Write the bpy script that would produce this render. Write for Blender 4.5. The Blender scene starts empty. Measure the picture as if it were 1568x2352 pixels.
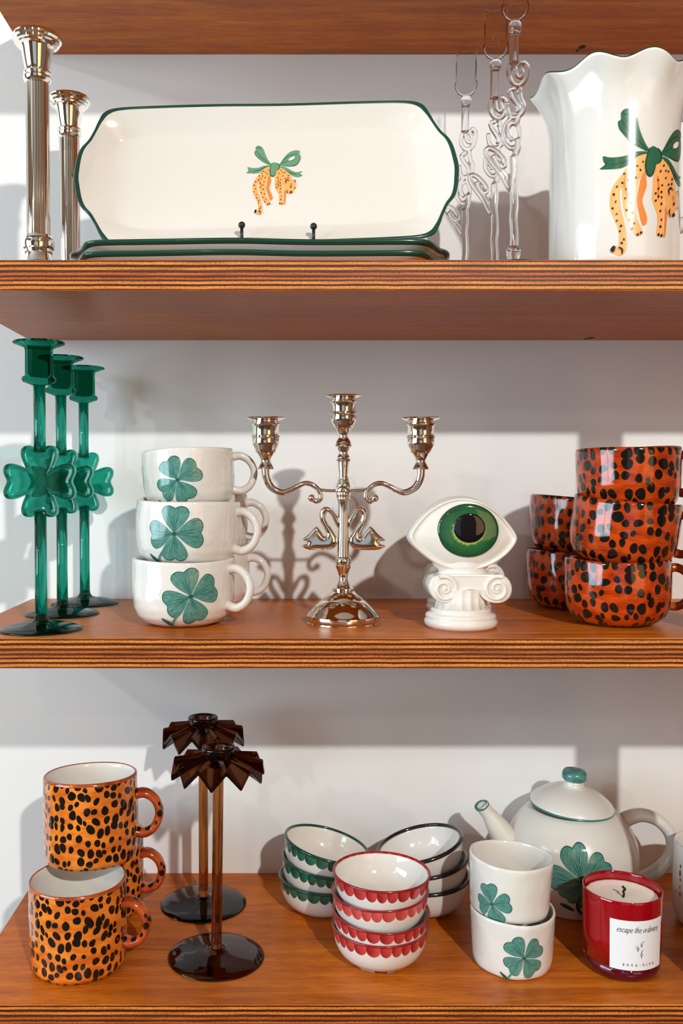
import bpy, bmesh, math, random
from math import pi, sin, cos, radians, sqrt, atan2
from mathutils import Vector, Matrix, Euler, noise
from mathutils.geometry import delaunay_2d_cdt
random.seed(7)
SC = bpy.context.scene
COL = SC.collection

# ------------------------------------------------------------------ camera
EYE = 1.45; CAMY = -1.17; F = 2100.0; PX = 665.0; PY = 1176.0; PITCH = math.atan(66 / F)
cd = bpy.data.cameras.new('camera'); cam = bpy.data.objects.new('camera', cd); COL.objects.link(cam)
cd.sensor_fit = 'VERTICAL'; cd.sensor_height = 36; cd.lens = 36 * F / 2352
cd.shift_x = (784 - PX) / 2352; cd.clip_start = .02
cam.location = (0, CAMY, EYE); cam.rotation_euler = (pi / 2 - PITCH, 0, 0)
SC.camera = cam

def at(px, py, D):
    """the point at depth D from the eye that the photograph shows at px, py"""
    u = (px - PX) / F; v = -(py - PY) / F
    dy = cos(PITCH) + v * sin(PITCH); dz = -sin(PITCH) + v * cos(PITCH)
    t = D / dy
    return Vector((u * t, CAMY + D, EYE + dz * t))

# ------------------------------------------------------------------ world, lamps, exposure
W = bpy.data.worlds.new('world'); SC.world = W; W.use_nodes = True
W.node_tree.nodes['Background'].inputs[0].default_value = (.75, .87, 1, 1)
W.node_tree.nodes['Background'].inputs[1].default_value = .5
def lamp(name, kind, loc, energy, color, size=.05, aim=None, sy=None, spot=None):
    l = bpy.data.lights.new(name, kind); l.energy = energy; l.color = color
    if kind == 'AREA':
        l.size = size
        if sy: l.shape = 'RECTANGLE'; l.size_y = sy
    else: l.shadow_soft_size = size
    if spot: l.spot_size = spot; l.spot_blend = .5
    o = bpy.data.objects.new(name, l); COL.objects.link(o); o.location = loc
    if aim is not None: o.rotation_euler = (Vector(aim) - Vector(loc)).to_track_quat('-Z', 'Y').to_euler()
    return o
KEY = (.80, -2.71, 2.59)
SIDE = (-1.90, -2.35, 2.50)
lamp('track_spot', 'SPOT', KEY, 214, (.985, 1, .96), .035, (.3, 0, 1.3), spot=radians(75))
lamp('side_spot', 'SPOT', SIDE, 38, (1, .97, .93), .05, (-.2, 0, 1.3), spot=radians(75))
lamp('far_spot', 'SPOT', (-.45, -3.5, 2.6), 14, (1, .85, .7), .03, (0, 0, 1.3), spot=radians(60))
lamp('window_daylight', 'AREA', (-2.5, -1.7, 1.65), 84, (.66, .87, 1), 2.0, (-1.2, -1.6, 1.6), 1.5)
lamp('warm_fill', 'AREA', (2.2, -4.2, 1.7), 20, (1, .58, .28), 1.8, (-.6, 0, 1.5), 2.0)  # added fill panel, no real fixture: warms the shadows from front right
SC.view_settings.view_transform = 'Standard'; SC.view_settings.look = 'None'
SC.view_settings.exposure = 0.03; SC.view_settings.gamma = 1; SC.view_settings.use_curve_mapping = False
SC.cycles.max_bounces = 14; SC.cycles.transmission_bounces = 12; SC.cycles.transparent_max_bounces = 16
SC.cycles.sample_clamp_indirect = 4; SC.cycles.use_denoising = True
SC.cycles.caustics_refractive = True; SC.cycles.caustics_reflective = False; SC.cycles.blur_glossy = .5

# ------------------------------------------------------------------ materials
def mat(name, color=(.8, .8, .8), rough=.5, metal=0, trans=0, ior=1.45, coat=0, spec=.5, sss=0):
    m = bpy.data.materials.new(name); m.use_nodes = True
    b = m.node_tree.nodes['Principled BSDF']
    b.inputs['Base Color'].default_value = (*color, 1); b.inputs['Roughness'].default_value = rough
    b.inputs['Metallic'].default_value = metal; b.inputs['Transmission Weight'].default_value = trans
    b.inputs['IOR'].default_value = ior; b.inputs['Coat Weight'].default_value = coat
    b.inputs['Coat Roughness'].default_value = .03; b.inputs['Specular IOR Level'].default_value = spec
    if sss:
        b.inputs['Subsurface Weight'].default_value = sss; b.inputs['Subsurface Scale'].default_value = .004
        b.inputs['Subsurface Radius'].default_value = (1, .6, .35)
    return m
def N(m, t, **kw):
    n = m.node_tree.nodes.new(t)
    for k, v in kw.items():
        if k in ('operation', 'blend_type', 'feature', 'noise_dimensions', 'voronoi_dimensions', 'data_type', 'interpolation'): setattr(n, k, v)
        else: n.inputs[k].default_value = v
    return n
def L(m, a, b): m.node_tree.links.new(a, b)
def math_n(m, op, a, b=None, c=None):
    n = m.node_tree.nodes.new('ShaderNodeMath'); n.operation = op
    for i, v in enumerate((a, b, c)):
        if v is None: continue
        if isinstance(v, (int, float)): n.inputs[i].default_value = v
        else: L(m, v, n.inputs[i])
    return n.outputs[0]
def ramp(m, fac, stops, interp='LINEAR'):
    r = m.node_tree.nodes.new('ShaderNodeValToRGB'); r.color_ramp.interpolation = interp
    while len(r.color_ramp.elements) < len(stops): r.color_ramp.elements.new(.5)
    for e, (p, c) in zip(r.color_ramp.elements, stops):
        e.position = p; e.color = (*c, 1)
    L(m, fac, r.inputs[0]); return r.outputs[0]
def mix(m, fac, a, b, mode='MIX'):
    n = m.node_tree.nodes.new('ShaderNodeMix'); n.data_type = 'RGBA'; n.blend_type = mode
    for s, v in ((0, fac), (6, a), (7, b)):
        if isinstance(v, (int, float)): n.inputs[s].default_value = v
        elif isinstance(v, tuple): n.inputs[s].default_value = (*v, 1)
        else: L(m, v, n.inputs[s])
    return n.outputs[2]
def bsdf(m): return m.node_tree.nodes['Principled BSDF']
def coords(m, kind='Object', scale=(1, 1, 1), loc=(0, 0, 0)):
    t = m.node_tree.nodes.new('ShaderNodeTexCoord'); p = m.node_tree.nodes.new('ShaderNodeMapping')
    p.inputs['Scale'].default_value = scale; p.inputs['Location'].default_value = loc
    L(m, t.outputs[kind], p.inputs[0]); return p.outputs[0]
def noise_t(m, vec, scale, detail=3, rough=.5, dist=0):
    n = N(m, 'ShaderNodeTexNoise', Scale=scale, Detail=detail, Roughness=rough, Distortion=dist)
    L(m, vec, n.inputs['Vector']); return n.outputs['Fac']
def bump(m, h, strength, dist):
    n = N(m, 'ShaderNodeBump', Strength=strength, Distance=dist); L(m, h, n.inputs['Height'])
    L(m, n.outputs[0], bsdf(m).inputs['Normal'])
def lin(*c): return tuple(((v / 255) / 12.92 if v / 255 < .04045 else ((v / 255 + .055) / 1.055) ** 2.4) for v in c)

M = {}
# plastered wall
m = M['wall'] = mat('plaster', (.80, .785, .765), .85, spec=.2)
bump(m, noise_t(m, coords(m), 260, 3), .12, .001)
M['room'] = mat('room_paint', (.36, .27, .19), .9, spec=.2)
M['ceil'] = mat('ceiling_paint', (.55, .48, .41), .9, spec=.2)
m = M['floor'] = mat('floor_boards', (.22, .11, .06), .45)
L(m, ramp(m, noise_t(m, coords(m, scale=(1, 12, 1)), 3), [(.3, (.12, .05, .03)), (.7, (.3, .15, .08))]), bsdf(m).inputs[0])
# varnished plywood face: fine grain running along x
m = M['ply'] = mat('stained_plywood', (.4, .17, .06), .38, spec=.26)
v = coords(m, scale=(1.2, 14, 8))
g1 = noise_t(m, v, 5, 6, .62, .6); g2 = noise_t(m, coords(m, scale=(9, 150, 60)), 6, 3, .6)
g3 = noise_t(m, coords(m, scale=(1, 2, 1)), 4, 2)
c = ramp(m, g1, [(.25, lin(164, 80, 16)), (.5, lin(206, 110, 26)), (.78, lin(234, 142, 48))])
c = mix(m, .55, c, ramp(m, g2, [(.36, (.46, .38, .32)), (.60, (1, 1, 1))]), 'MULTIPLY')
c = mix(m, .5, c, ramp(m, g3, [(.35, (.66, .56, .50)), (.65, (1.0, 1.0, 1.0))]), 'MULTIPLY')
L(m, c, bsdf(m).inputs[0]); bump(m, g2, .1, .0004)
L(m, ramp(m, g1, [(.3, (.30,) * 3), (.7, (.42,) * 3)]), bsdf(m).inputs['Roughness'])
# plywood edge: alternating plies along z (object z = 0 at the board's top face)
m = M['edge'] = mat('plywood_edge', (.4, .17, .06), .5, spec=.3)
tc = m.node_tree.nodes.new('ShaderNodeTexCoord'); sx = m.node_tree.nodes.new('ShaderNodeSeparateXYZ'); L(m, tc.outputs['Object'], sx.inputs[0])
wob = noise_t(m, coords(m, scale=(14, 14, 0)), 2, 3)
z = math_n(m, 'ADD', math_n(m, 'MULTIPLY', sx.outputs[2], -1 / .029), math_n(m, 'MULTIPLY', math_n(m, 'SUBTRACT', wob, .5), .035))
fine = noise_t(m, coords(m, scale=(90, 90, 220)), 5, 3, .7)
z = math_n(m, 'ADD', z, math_n(m, 'MULTIPLY', math_n(m, 'SUBTRACT', fine, .5), .035))
DK = lin(84, 40, 20); DK2 = lin(96, 52, 30); OR = lin(240, 146, 56); OR2 = lin(212, 108, 38)
bands = [(0, DK2), (.075, OR), (.16, DK), (.245, OR), (.33, DK2), (.42, OR2), (.50, DK2), (.575, OR2), (.635, DK2), (.70, OR), (.785, DK), (.855, OR), (.945, DK)]
e = ramp(m, z, bands, 'CONSTANT')
e = mix(m, .75, e, ramp(m, fine, [(.38, (.36, .27, .20)), (.50, (.85, .8, .75)), (.60, (1.0, 1.0, 1.0))]), 'MULTIPLY')
e = mix(m, .85, e, ramp(m, noise_t(m, coords(m, scale=(5, 1, 120)), 4, 3), [(.35, (.55, .45, .38)), (.62, (1, 1, 1))]), 'MULTIPLY')
L(m, e, bsdf(m).inputs[0]); bump(m, fine, .25, .0006)
M['knot'] = mat('dark_knot', lin(52, 24, 12), .6)
# glazes
def glaze(name, col, rough=.12, wave=.0, sss=0):
    m = mat(name, col, rough, coat=.35, spec=.5, sss=sss)
    if wave: bump(m, noise_t(m, coords(m), 55, 2), wave, .004)
    return m
M['white'] = glaze('white_glaze', (.75, .70, .64), .10)
M['cream'] = glaze('cream_glaze', (.76, .70, .63), .12)
M['handmade'] = glaze('handmade_white_glaze', (.74, .69, .63), .10, .28)
M['satin'] = glaze('satin_cream_glaze', (.70, .655, .59), .28)
M['green_rim'] = glaze('green_glaze', lin(22, 66, 52), .15)
M['black_rim'] = glaze('black_glaze', lin(34, 26, 26), .15)
M['red_rim'] = glaze('red_glaze', lin(140, 28, 34), .15)
M['teal_line'] = glaze('teal_glaze', lin(52, 116, 108), .2)
m = M['teal_knob'] = glaze('mottled_teal_glaze', lin(60, 125, 115), .2)
L(m, ramp(m, noise_t(m, coords(m), 90, 3), [(.35, lin(44, 102, 96)), (.7, lin(96, 158, 146))]), bsdf(m).inputs[0])
def spots(name, base_lo, base_hi, spot=(.008, .006, .005), sc=88, thr=.36, vs=.78, seed=0):
    m = mat(name, base_hi, .10, coat=.4)
    uv = coords(m, 'UV', (1, vs, 1), (seed * 1.7, seed * .9, 0))
    wn = N(m, 'ShaderNodeTexNoise', Scale=60, Detail=0); L(m, uv, wn.inputs['Vector'])
    vm = m.node_tree.nodes.new('ShaderNodeVectorMath'); vm.operation = 'MULTIPLY_ADD'
    L(m, wn.outputs['Color'], vm.inputs[0]); vm.inputs[1].default_value = (.0075,) * 3; L(m, uv, vm.inputs[2])
    vo = N(m, 'ShaderNodeTexVoronoi', Scale=sc, Randomness=.60, voronoi_dimensions='2D'); L(m, vm.outputs[0], vo.inputs['Vector'])
    sp = m.node_tree.nodes.new('ShaderNodeSeparateColor'); L(m, vo.outputs['Color'], sp.inputs[0])
    t = math_n(m, 'ADD', math_n(m, 'MULTIPLY', sp.outputs[0], .20), thr - .16)
    f = math_n(m, 'MULTIPLY', math_n(m, 'SUBTRACT', t, vo.outputs['Distance']), 30)
    f = math_n(m, 'MINIMUM', math_n(m, 'MAXIMUM', f, 0), 1)
    st = noise_t(m, coords(m, 'UV', (9, 130, 1), (seed, 0, 0)), 5, 4, .65, .4)
    st2 = noise_t(m, coords(m, 'UV', (14, 26, 1), (seed, 3, 0)), 3, 2)
    b = ramp(m, st, [(.32, base_lo), (.68, base_hi)])
    b = mix(m, .6, b, ramp(m, st2, [(.35, base_lo), (.62, base_hi)]))
    L(m, mix(m, f, b, spot), bsdf(m).inputs[0])
    bump(m, noise_t(m, coords(m), 42, 2), .22, .004)
    return m
M['leopard_cup'] = spots('red_orange_spotted_glaze', lin(132, 28, 5), lin(206, 76, 16), sc=86, thr=.425, vs=.86)
M['leopard_mug'] = spots('orange_spotted_glaze', lin(190, 80, 18), lin(242, 142, 50), sc=108, thr=.435, vs=.84, seed=3)
m = M['russet'] = glaze('russet_glaze', lin(176, 74, 30), .12)
L(m, ramp(m, noise_t(m, coords(m), 60, 3), [(.35, lin(140, 48, 18)), (.7, lin(206, 96, 40))]), bsdf(m).inputs[0])
m = M['russet_spot'] = glaze('russet_spotted_glaze', lin(176, 74, 30), .12)
vo = N(m, 'ShaderNodeTexVoronoi', Scale=88, Randomness=.8); L(m, coords(m), vo.inputs['Vector'])
L(m, mix(m, math_n(m, 'LESS_THAN', vo.outputs['Distance'], .33), ramp(m, noise_t(m, coords(m), 60, 3), [(.35, lin(150, 52, 20)), (.7, lin(206, 96, 40))]), (.01, .007, .006)), bsdf(m).inputs[0])
def leafmat(name, lo, hi):
    m = mat(name, hi, .16, coat=.3)
    st = noise_t(m, coords(m, 'UV', (2.5, 22, 1)), 1.5, 4, .65, .3)
    L(m, ramp(m, st, [(.3, lo), (.5, tuple((a + b) / 2 for a, b in zip(lo, hi))), (.72, hi)]), bsdf(m).inputs[0])
    return m
M['leaf'] = leafmat('brushed_teal_paint', lin(24, 84, 80), lin(112, 166, 150))
M['leaf_dark'] = mat('dark_teal_paint', lin(26, 84, 78), .2)
def flat(name, c, r=.2): M[name] = mat(name, lin(*c), r)
flat('bow_green', (104, 150, 116)); flat('bow_deep', (44, 96, 68)); flat('bow_line', (32, 70, 52))
flat('cat_tan', (246, 172, 100)); flat('cat_dark', (226, 130, 56)); flat('ink', (28, 22, 24)); flat('paper_white', (240, 232, 220))
M['cup_in'] = glaze('cup_inside_glaze', (.80, .76, .69), .12)
M['silver'] = mat('polished_silver', (.93, .88, .82), .035, 1)
M['nickel'] = mat('polished_nickel', (.86, .78, .70), .05, 1)
M['black_metal'] = mat('black_coated_wire', (.012, .012, .014), .3)
def glass(name, col, clear=.35, rough=0):
    m = bpy.data.materials.new(name); m.use_nodes = True; nt = m.node_tree; nt.nodes.clear()
    o = nt.nodes.new('ShaderNodeOutputMaterial'); g = nt.nodes.new('ShaderNodeBsdfPrincipled'); t = nt.nodes.new('ShaderNodeBsdfTransparent'); x = nt.nodes.new('ShaderNodeMixShader')
    g.inputs['Base Color'].default_value = (*col, 1); g.inputs['Transmission Weight'].default_value = 1; g.inputs['Roughness'].default_value = rough; g.inputs['IOR'].default_value = 1.5
    t.inputs['Color'].default_value = (*col, 1); x.inputs[0].default_value = clear
    nt.links.new(g.outputs[0], x.inputs[1]); nt.links.new(t.outputs[0], x.inputs[2]); nt.links.new(x.outputs[0], o.inputs[0]); return m
def thin_glass(name, col, refl=1.0):
    m = bpy.data.materials.new(name); m.use_nodes = True; nt = m.node_tree; nt.nodes.clear()
    o = nt.nodes.new('ShaderNodeOutputMaterial'); g = nt.nodes.new('ShaderNodeBsdfGlossy'); t = nt.nodes.new('ShaderNodeBsdfTransparent'); x = nt.nodes.new('ShaderNodeMixShader')
    f = nt.nodes.new('ShaderNodeLayerWeight'); f.inputs[0].default_value = .06
    g.inputs['Roughness'].default_value = .02; g.inputs['Color'].default_value = (refl,) * 3 + (1,); t.inputs['Color'].default_value = (*col, 1)
    nt.links.new(f.outputs['Fresnel'], x.inputs[0]); nt.links.new(t.outputs[0], x.inputs[1]); nt.links.new(g.outputs[0], x.inputs[2]); nt.links.new(x.outputs[0], o.inputs[0]); return m
M['green_glass'] = glass('green_glass', (.03, .42, .315), .3)
M['green_thin'] = thin_glass('green_cup_glass', (.13, .52, .42))
M['amber_glass'] = glass('amber_glass', (.48, .20, .06), .3)
M['amber_dark'] = glass('dark_amber_glass', (.13, .045, .02), .12)
M['clear'] = glass('clear_glass', (.99, .99, .985), .06)
M['clear_thin'] = thin_glass('thin_clear_glass', (.975, .975, .97))
m = M['red_jar'] = mat('red_jar_glass', (.31, .001, .006), .06, coat=.5)
m = M['red_base'] = mat('deep_red_glass', (.085, .001, .008), .05, coat=.6)
M['wax'] = mat('cream_wax', (.96, .87, .75), .35)
M['label'] = mat('label_paper', (.80, .79, .80), .6, spec=.2)
M['print'] = mat('label_print', (.05, .045, .045), .7)
M['wick'] = mat('burnt_wick', (.015, .013, .012), .9)
m = M['iris'] = mat('green_iris', lin(34, 92, 48), .06, coat=.5)
t = m.node_tree.nodes.new('ShaderNodeTexCoord'); s = m.node_tree.nodes.new('ShaderNodeSeparateXYZ'); L(m, t.outputs['UV'], s.inputs[0])
cmb = m.node_tree.nodes.new('ShaderNodeCombineXYZ'); L(m, math_n(m, 'MULTIPLY', s.outputs[0], 22), cmb.inputs[0]); L(m, math_n(m, 'MULTIPLY', s.outputs[1], 1.6), cmb.inputs[1])
st = noise_t(m, cmb.outputs[0], 1.2, 4, .7)
rr = math_n(m, 'ADD', s.outputs[1], math_n(m, 'MULTIPLY', math_n(m, 'SUBTRACT', st, .5), .30))
L(m, ramp(m, rr, [(.48, lin(150, 170, 90)), (.56, lin(48, 100, 52)), (.78, lin(34, 86, 48)), (.98, lin(24, 68, 42))]), bsdf(m).inputs[0])
M['pupil'] = mat('black_pupil', (.004, .004, .005), .04, coat=.6)
m = M['plastic'] = mat('clear_sticker', (.88, .90, .94), .2, trans=.12)
M['redmark'] = mat('faded_red_paint', lin(150, 40, 40), .3)

# ------------------------------------------------------------------ mesh helpers
def link(name, bm, mats, parent=None, smooth=True, loc=None, rot=None):
    me = bpy.data.meshes.new(name); bm.to_mesh(me); bm.free()
    for mm in (mats if isinstance(mats, (list, tuple)) else [mats]): me.materials.append(mm)
    if smooth: me.polygons.foreach_set('use_smooth', [True] * len(me.polygons))
    o = bpy.data.objects.new(name, me); COL.objects.link(o)
    if parent: o.parent = parent
    if loc is not None: o.location = loc
    if rot is not None: o.rotation_euler = rot
    return o
def sharp(o, ang=40):
    me = o.data; bm = bmesh.new(); bm.from_mesh(me)
    for e in bm.edges:
        if len(e.link_faces) == 2 and e.calc_face_angle(0) > radians(ang): e.smooth = False
    bm.to_mesh(me); bm.free(); return o
def thing(name, label, cat, loc=(0, 0, 0), rz=0, group=None):
    o = bpy.data.objects.new(name, None); COL.objects.link(o); o.empty_display_size = .02
    o.location = loc; o.rotation_euler = (0, 0, rz); tag(o, label, cat, group); return o
def tag(o, label, cat, group=None):
    o['label'] = label; o['category'] = cat
    if group: o['group'] = group
    return o
def kids(o): return [c for c in bpy.data.objects if c.parent == o]
def dup(root, loc, rot=None, label=None):
    def rec(o, p):
        c = o.copy(); COL.objects.link(c); c.parent = p
        for k in kids(o): rec(k, c)
        return c
    r = rec(root, None); r.location = loc
    if rot is not None: r.rotation_euler = rot
    if label: r['label'] = label
    return r
def spline(pts, n=8, closed=False):
    """Catmull-Rom through pts (any dimension)"""
    P = [Vector(p) for p in pts]; out = []; k = len(P)
    for i in range(k if closed else k - 1):
        p0 = P[(i - 1) % k] if closed or i > 0 else P[0]; p1 = P[i]; p2 = P[(i + 1) % k]
        p3 = P[(i + 2) % k] if closed or i + 2 < k else P[-1]
        for j in range(n):
            t = j / n
            out.append(.5 * ((2 * p1) + (p2 - p0) * t + (2 * p0 - 5 * p1 + 4 * p2 - p3) * t * t + (3 * p1 - p0 - 3 * p2 + p3) * t ** 3))
    if not closed: out.append(P[-1])
    return out
def lathe(bm, prof, seg=64, warp=None, ref=None, mi=None, closed=False, th0=pi / 2, flute=None):
    """turn (r, z) pairs about z; uv in metres; mi(k) = material slot of band k"""
    uvl = bm.loops.layers.uv.verify(); rings = []; cum = [0]
    for k in range(1, len(prof)): cum.append(cum[-1] + sqrt((prof[k][0] - prof[k - 1][0]) ** 2 + (prof[k][1] - prof[k - 1][1]) ** 2))
    ref = ref or max(p[0] for p in prof)
    for r, z in prof:
        if r < 1e-7: rings.append([bm.verts.new((0, 0, z))]); continue
        ring = []
        for s in range(seg):
            th = th0 + 2 * pi * s / seg; rr = r
            if warp: rr, zz = warp(th, r, z)
            else: zz = z
            ring.append(bm.verts.new((rr * cos(th), rr * sin(th), zz)))
        rings.append(ring)
    n = len(prof)
    for k in range(n if closed else n - 1):
        a, b = rings[k], rings[(k + 1) % n]
        for s in range(seg):
            s2 = (s + 1) % seg
            if len(a) == 1 and len(b) == 1: continue
            if len(a) == 1: vs = [a[0], b[s2], b[s]]; us = [(s + .5, k), (s + 1, k + 1), (s, k + 1)]
            elif len(b) == 1: vs = [a[s], a[s2], b[0]]; us = [(s, k), (s + 1, k), (s + .5, k + 1)]
            else: vs = [a[s], a[s2], b[s2], b[s]]; us = [(s, k), (s + 1, k), (s + 1, k + 1), (s, k + 1)]
            f = bm.faces.new(vs)
            if mi: f.material_index = mi(k)
            for lp, (u, kk) in zip(f.loops, us): lp[uvl].uv = (2 * pi * u / seg * ref, cum[min(kk, n - 1)])
    return bm
def tube(bm, pts, rad, seg=12, cap=True, flat=None):
    """sweep a circle along pts; rad number or list; flat=(axis, factor) squashes"""
    P = [Vector(p) for p in pts]; n = len(P); R = rad if isinstance(rad, (list, tuple)) else [rad] * n
    T = [(P[min(i + 1, n - 1)] - P[max(i - 1, 0)]).normalized() for i in range(n)]
    up = Vector((0, 1, 0)) if abs(T[0].y) < .9 else Vector((1, 0, 0))
    nv = (up - T[0] * up.dot(T[0])).normalized(); rings = []
    for i in range(n):
        nv = (nv - T[i] * nv.dot(T[i])).normalized(); bv = T[i].cross(nv)
        rings.append([bm.verts.new(P[i] + (nv * cos(2 * pi * s / seg) * (flat or 1) + bv * sin(2 * pi * s / seg)) * R[i]) for s in range(seg)])
    for a, b in zip(rings, rings[1:]):
        for s in range(seg): bm.faces.new((a[s], a[(s + 1) % seg], b[(s + 1) % seg], b[s]))
    if cap: bm.faces.new(rings[0][::-1]); bm.faces.new(rings[-1])
    return bm
def ball(bm, c, r, seg=16, sc=(1, 1, 1)):
    mt = Matrix.Translation(c) @ Matrix.Diagonal((*sc, 1))
    bmesh.ops.create_uvsphere(bm, u_segments=seg, v_segments=seg // 2 + 2, radius=r, matrix=mt); return bm
def box(bm, a, b, mi=0):
    v = [bm.verts.new((x, y, z)) for z in (a[2], b[2]) for y in (a[1], b[1]) for x in (a[0], b[0])]
    for q in ((0, 2, 3, 1), (4, 5, 7, 6), (0, 1, 5, 4), (2, 6, 7, 3), (0, 4, 6, 2), (1, 3, 7, 5)):
        f = bm.faces.new([v[i] for i in q]); f.material_index = mi
    return bm
def tilt(rx, ry, rz=0):
    return (Matrix.Rotation(ry, 3, 'Y') @ Matrix.Rotation(rx, 3, 'X') @ Matrix.Rotation(rz, 3, 'Z')).to_euler()
def refine(prof, step, mi):
    """split long runs of a profile so that hand-made waviness follows through"""
    out = [prof[0]]; idx = []
    for k in range(1, len(prof)):
        a, b = Vector(prof[k - 1]), Vector(prof[k]); n = max(1, int((b - a).length / step))
        for j in range(n): out.append(tuple(a.lerp(b, (j + 1) / n))); idx.append(mi(k - 1))
    return out, (lambda k: idx[k])
def fix(bm): bmesh.ops.recalc_face_normals(bm, faces=bm.faces); return bm
def rings_surface(bm, rings, cap0=True, cap1=True, mi=None):
    """join equal-length vertex rings given as point lists"""
    V = [[bm.verts.new(p) for p in r] for r in rings]; n = len(V[0])
    for k, (a, b) in enumerate(zip(V, V[1:])):
        for s in range(n):
            f = bm.faces.new((a[s], a[(s + 1) % n], b[(s + 1) % n], b[s]))
            if mi: f.material_index = mi(k)
    for ring, c, flag in ((V[0], -1, cap0), (V[-1], 1, cap1)):
        if flag:
            ctr = bm.verts.new(sum((v.co for v in ring), Vector()) / n)
            for s in range(n):
                q = (ring[s], ring[(s + 1) % n], ctr) if c == 1 else (ring[(s + 1) % n], ring[s], ctr)
                f = bm.faces.new(q)
                if mi: f.material_index = mi(0 if c < 0 else len(V) - 2)
    return fix(bm)

class Paint:
    """painted decoration: flat polygons laid onto a glazed surface as a skin of paint"""
    def __init__(s, fn, step=.003, thick=True): s.thick = thick; s.fn = fn; s.bm = bmesh.new(); s.mats = []; s.lay = 0; s.step = step; s.uvl = s.bm.loops.layers.uv.verify()
    def slot(s, k):
        if k not in s.mats: s.mats.append(k)
        return s.mats.index(k)
    def poly(s, pts, k, uvf=None, step=None):
        s.lay += 1; off = .00025 + (.00003 if s.thick else .000016) * s.lay; st = step or s.step
        P = []
        for p in pts:
            p = Vector((p[0], p[1]))
            if not P or (p - P[-1]).length > 1e-6: P.append(p)
        if (P[0] - P[-1]).length < 1e-6: P.pop()
        n = len(P); xs = [p.x for p in P]; ys = [p.y for p in P]; V = list(P)
        x = min(xs) + st * .5
        while x < max(xs):
            y = min(ys) + st * .5
            while y < max(ys): V.append(Vector((x, y))); y += st
            x += st
        r = delaunay_2d_cdt(V, [], [list(range(n))], 1, 1e-7)
        vv = [s.bm.verts.new(s.fn(p.x, p.y, off)) for p in r[0]]; mi = s.slot(k)
        for f in r[2]:
            try: fc = s.bm.faces.new([vv[i] for i in f])
            except ValueError: continue
            fc.material_index = mi
            for lp, i in zip(fc.loops, f): lp[s.uvl].uv = uvf(r[0][i]) if uvf else (r[0][i].x, r[0][i].y)
    def stroke(s, pts, w, k, n=5, taper=True):
        P = spline(pts, n) if len(pts) > 2 else [Vector(p) for p in pts]
        Lf, Rt = [], []; m = len(P)
        for i, p in enumerate(P):
            t = (P[min(i + 1, m - 1)] - P[max(i - 1, 0)]); t = t.normalized() if t.length else Vector((1, 0))
            q = Vector((-t.y, t.x)); ww = w * .5 * ((.35 + .65 * sin(pi * (i + .4) / (m - .2))) if taper else 1)
            Lf.append(p + q * ww); Rt.append(p - q * ww)
        s.lay += 1; off = .00025 + (.00003 if s.thick else .000016) * s.lay; mi = s.slot(k)
        a = [s.bm.verts.new(s.fn(q.x, q.y, off)) for q in Rt]; b = [s.bm.verts.new(s.fn(q.x, q.y, off)) for q in Lf]
        for i in range(m - 1): s.bm.faces.new((a[i], a[i + 1], b[i + 1], b[i])).material_index = mi
    def dot(s, c, rx, ry, k, rot=0, n=10):
        s.poly([(c[0] + rx * cos(a) * cos(rot) - ry * sin(a) * sin(rot), c[1] + rx * cos(a) * sin(rot) + ry * sin(a) * cos(rot)) for a in [2 * pi * i / n for i in range(n)]], k)
    def build(s, name, parent, loc=None):
        loose = [v for v in s.bm.verts if not v.link_faces]
        bmesh.ops.delete(s.bm, geom=loose, context='VERTS')
        return link(name, s.bm, [M[k] for k in s.mats], parent, loc=loc)
def on_lathe(radf, th0, z0, ref=None, sgn=1):
    """maps paint coordinates (a right, b up) onto a turned surface of radius radf(z)"""
    def f(a, b, off):
        z = z0 + b; th = th0 + a / (ref or radf(z0)); r = radf(z, th) + off
        return Vector((r * cos(th), r * sin(th), z))
    return f
def prof_r(prof):
    def g(z, th=None):
        for (r0, z0), (r1, z1) in zip(prof, prof[1:]):
            if z0 <= z <= z1 and z1 > z0: return r0 + (r1 - r0) * (z - z0) / (z1 - z0)
        return prof[-1][0] if z > prof[-1][1] else prof[0][0]
    return g
HEART = [(.02, 0), (.16, .10), (.36, .25), (.58, .37), (.80, .42), (.97, .34), (1.03, .18), (.965, .03), (.94, 0)]
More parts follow.
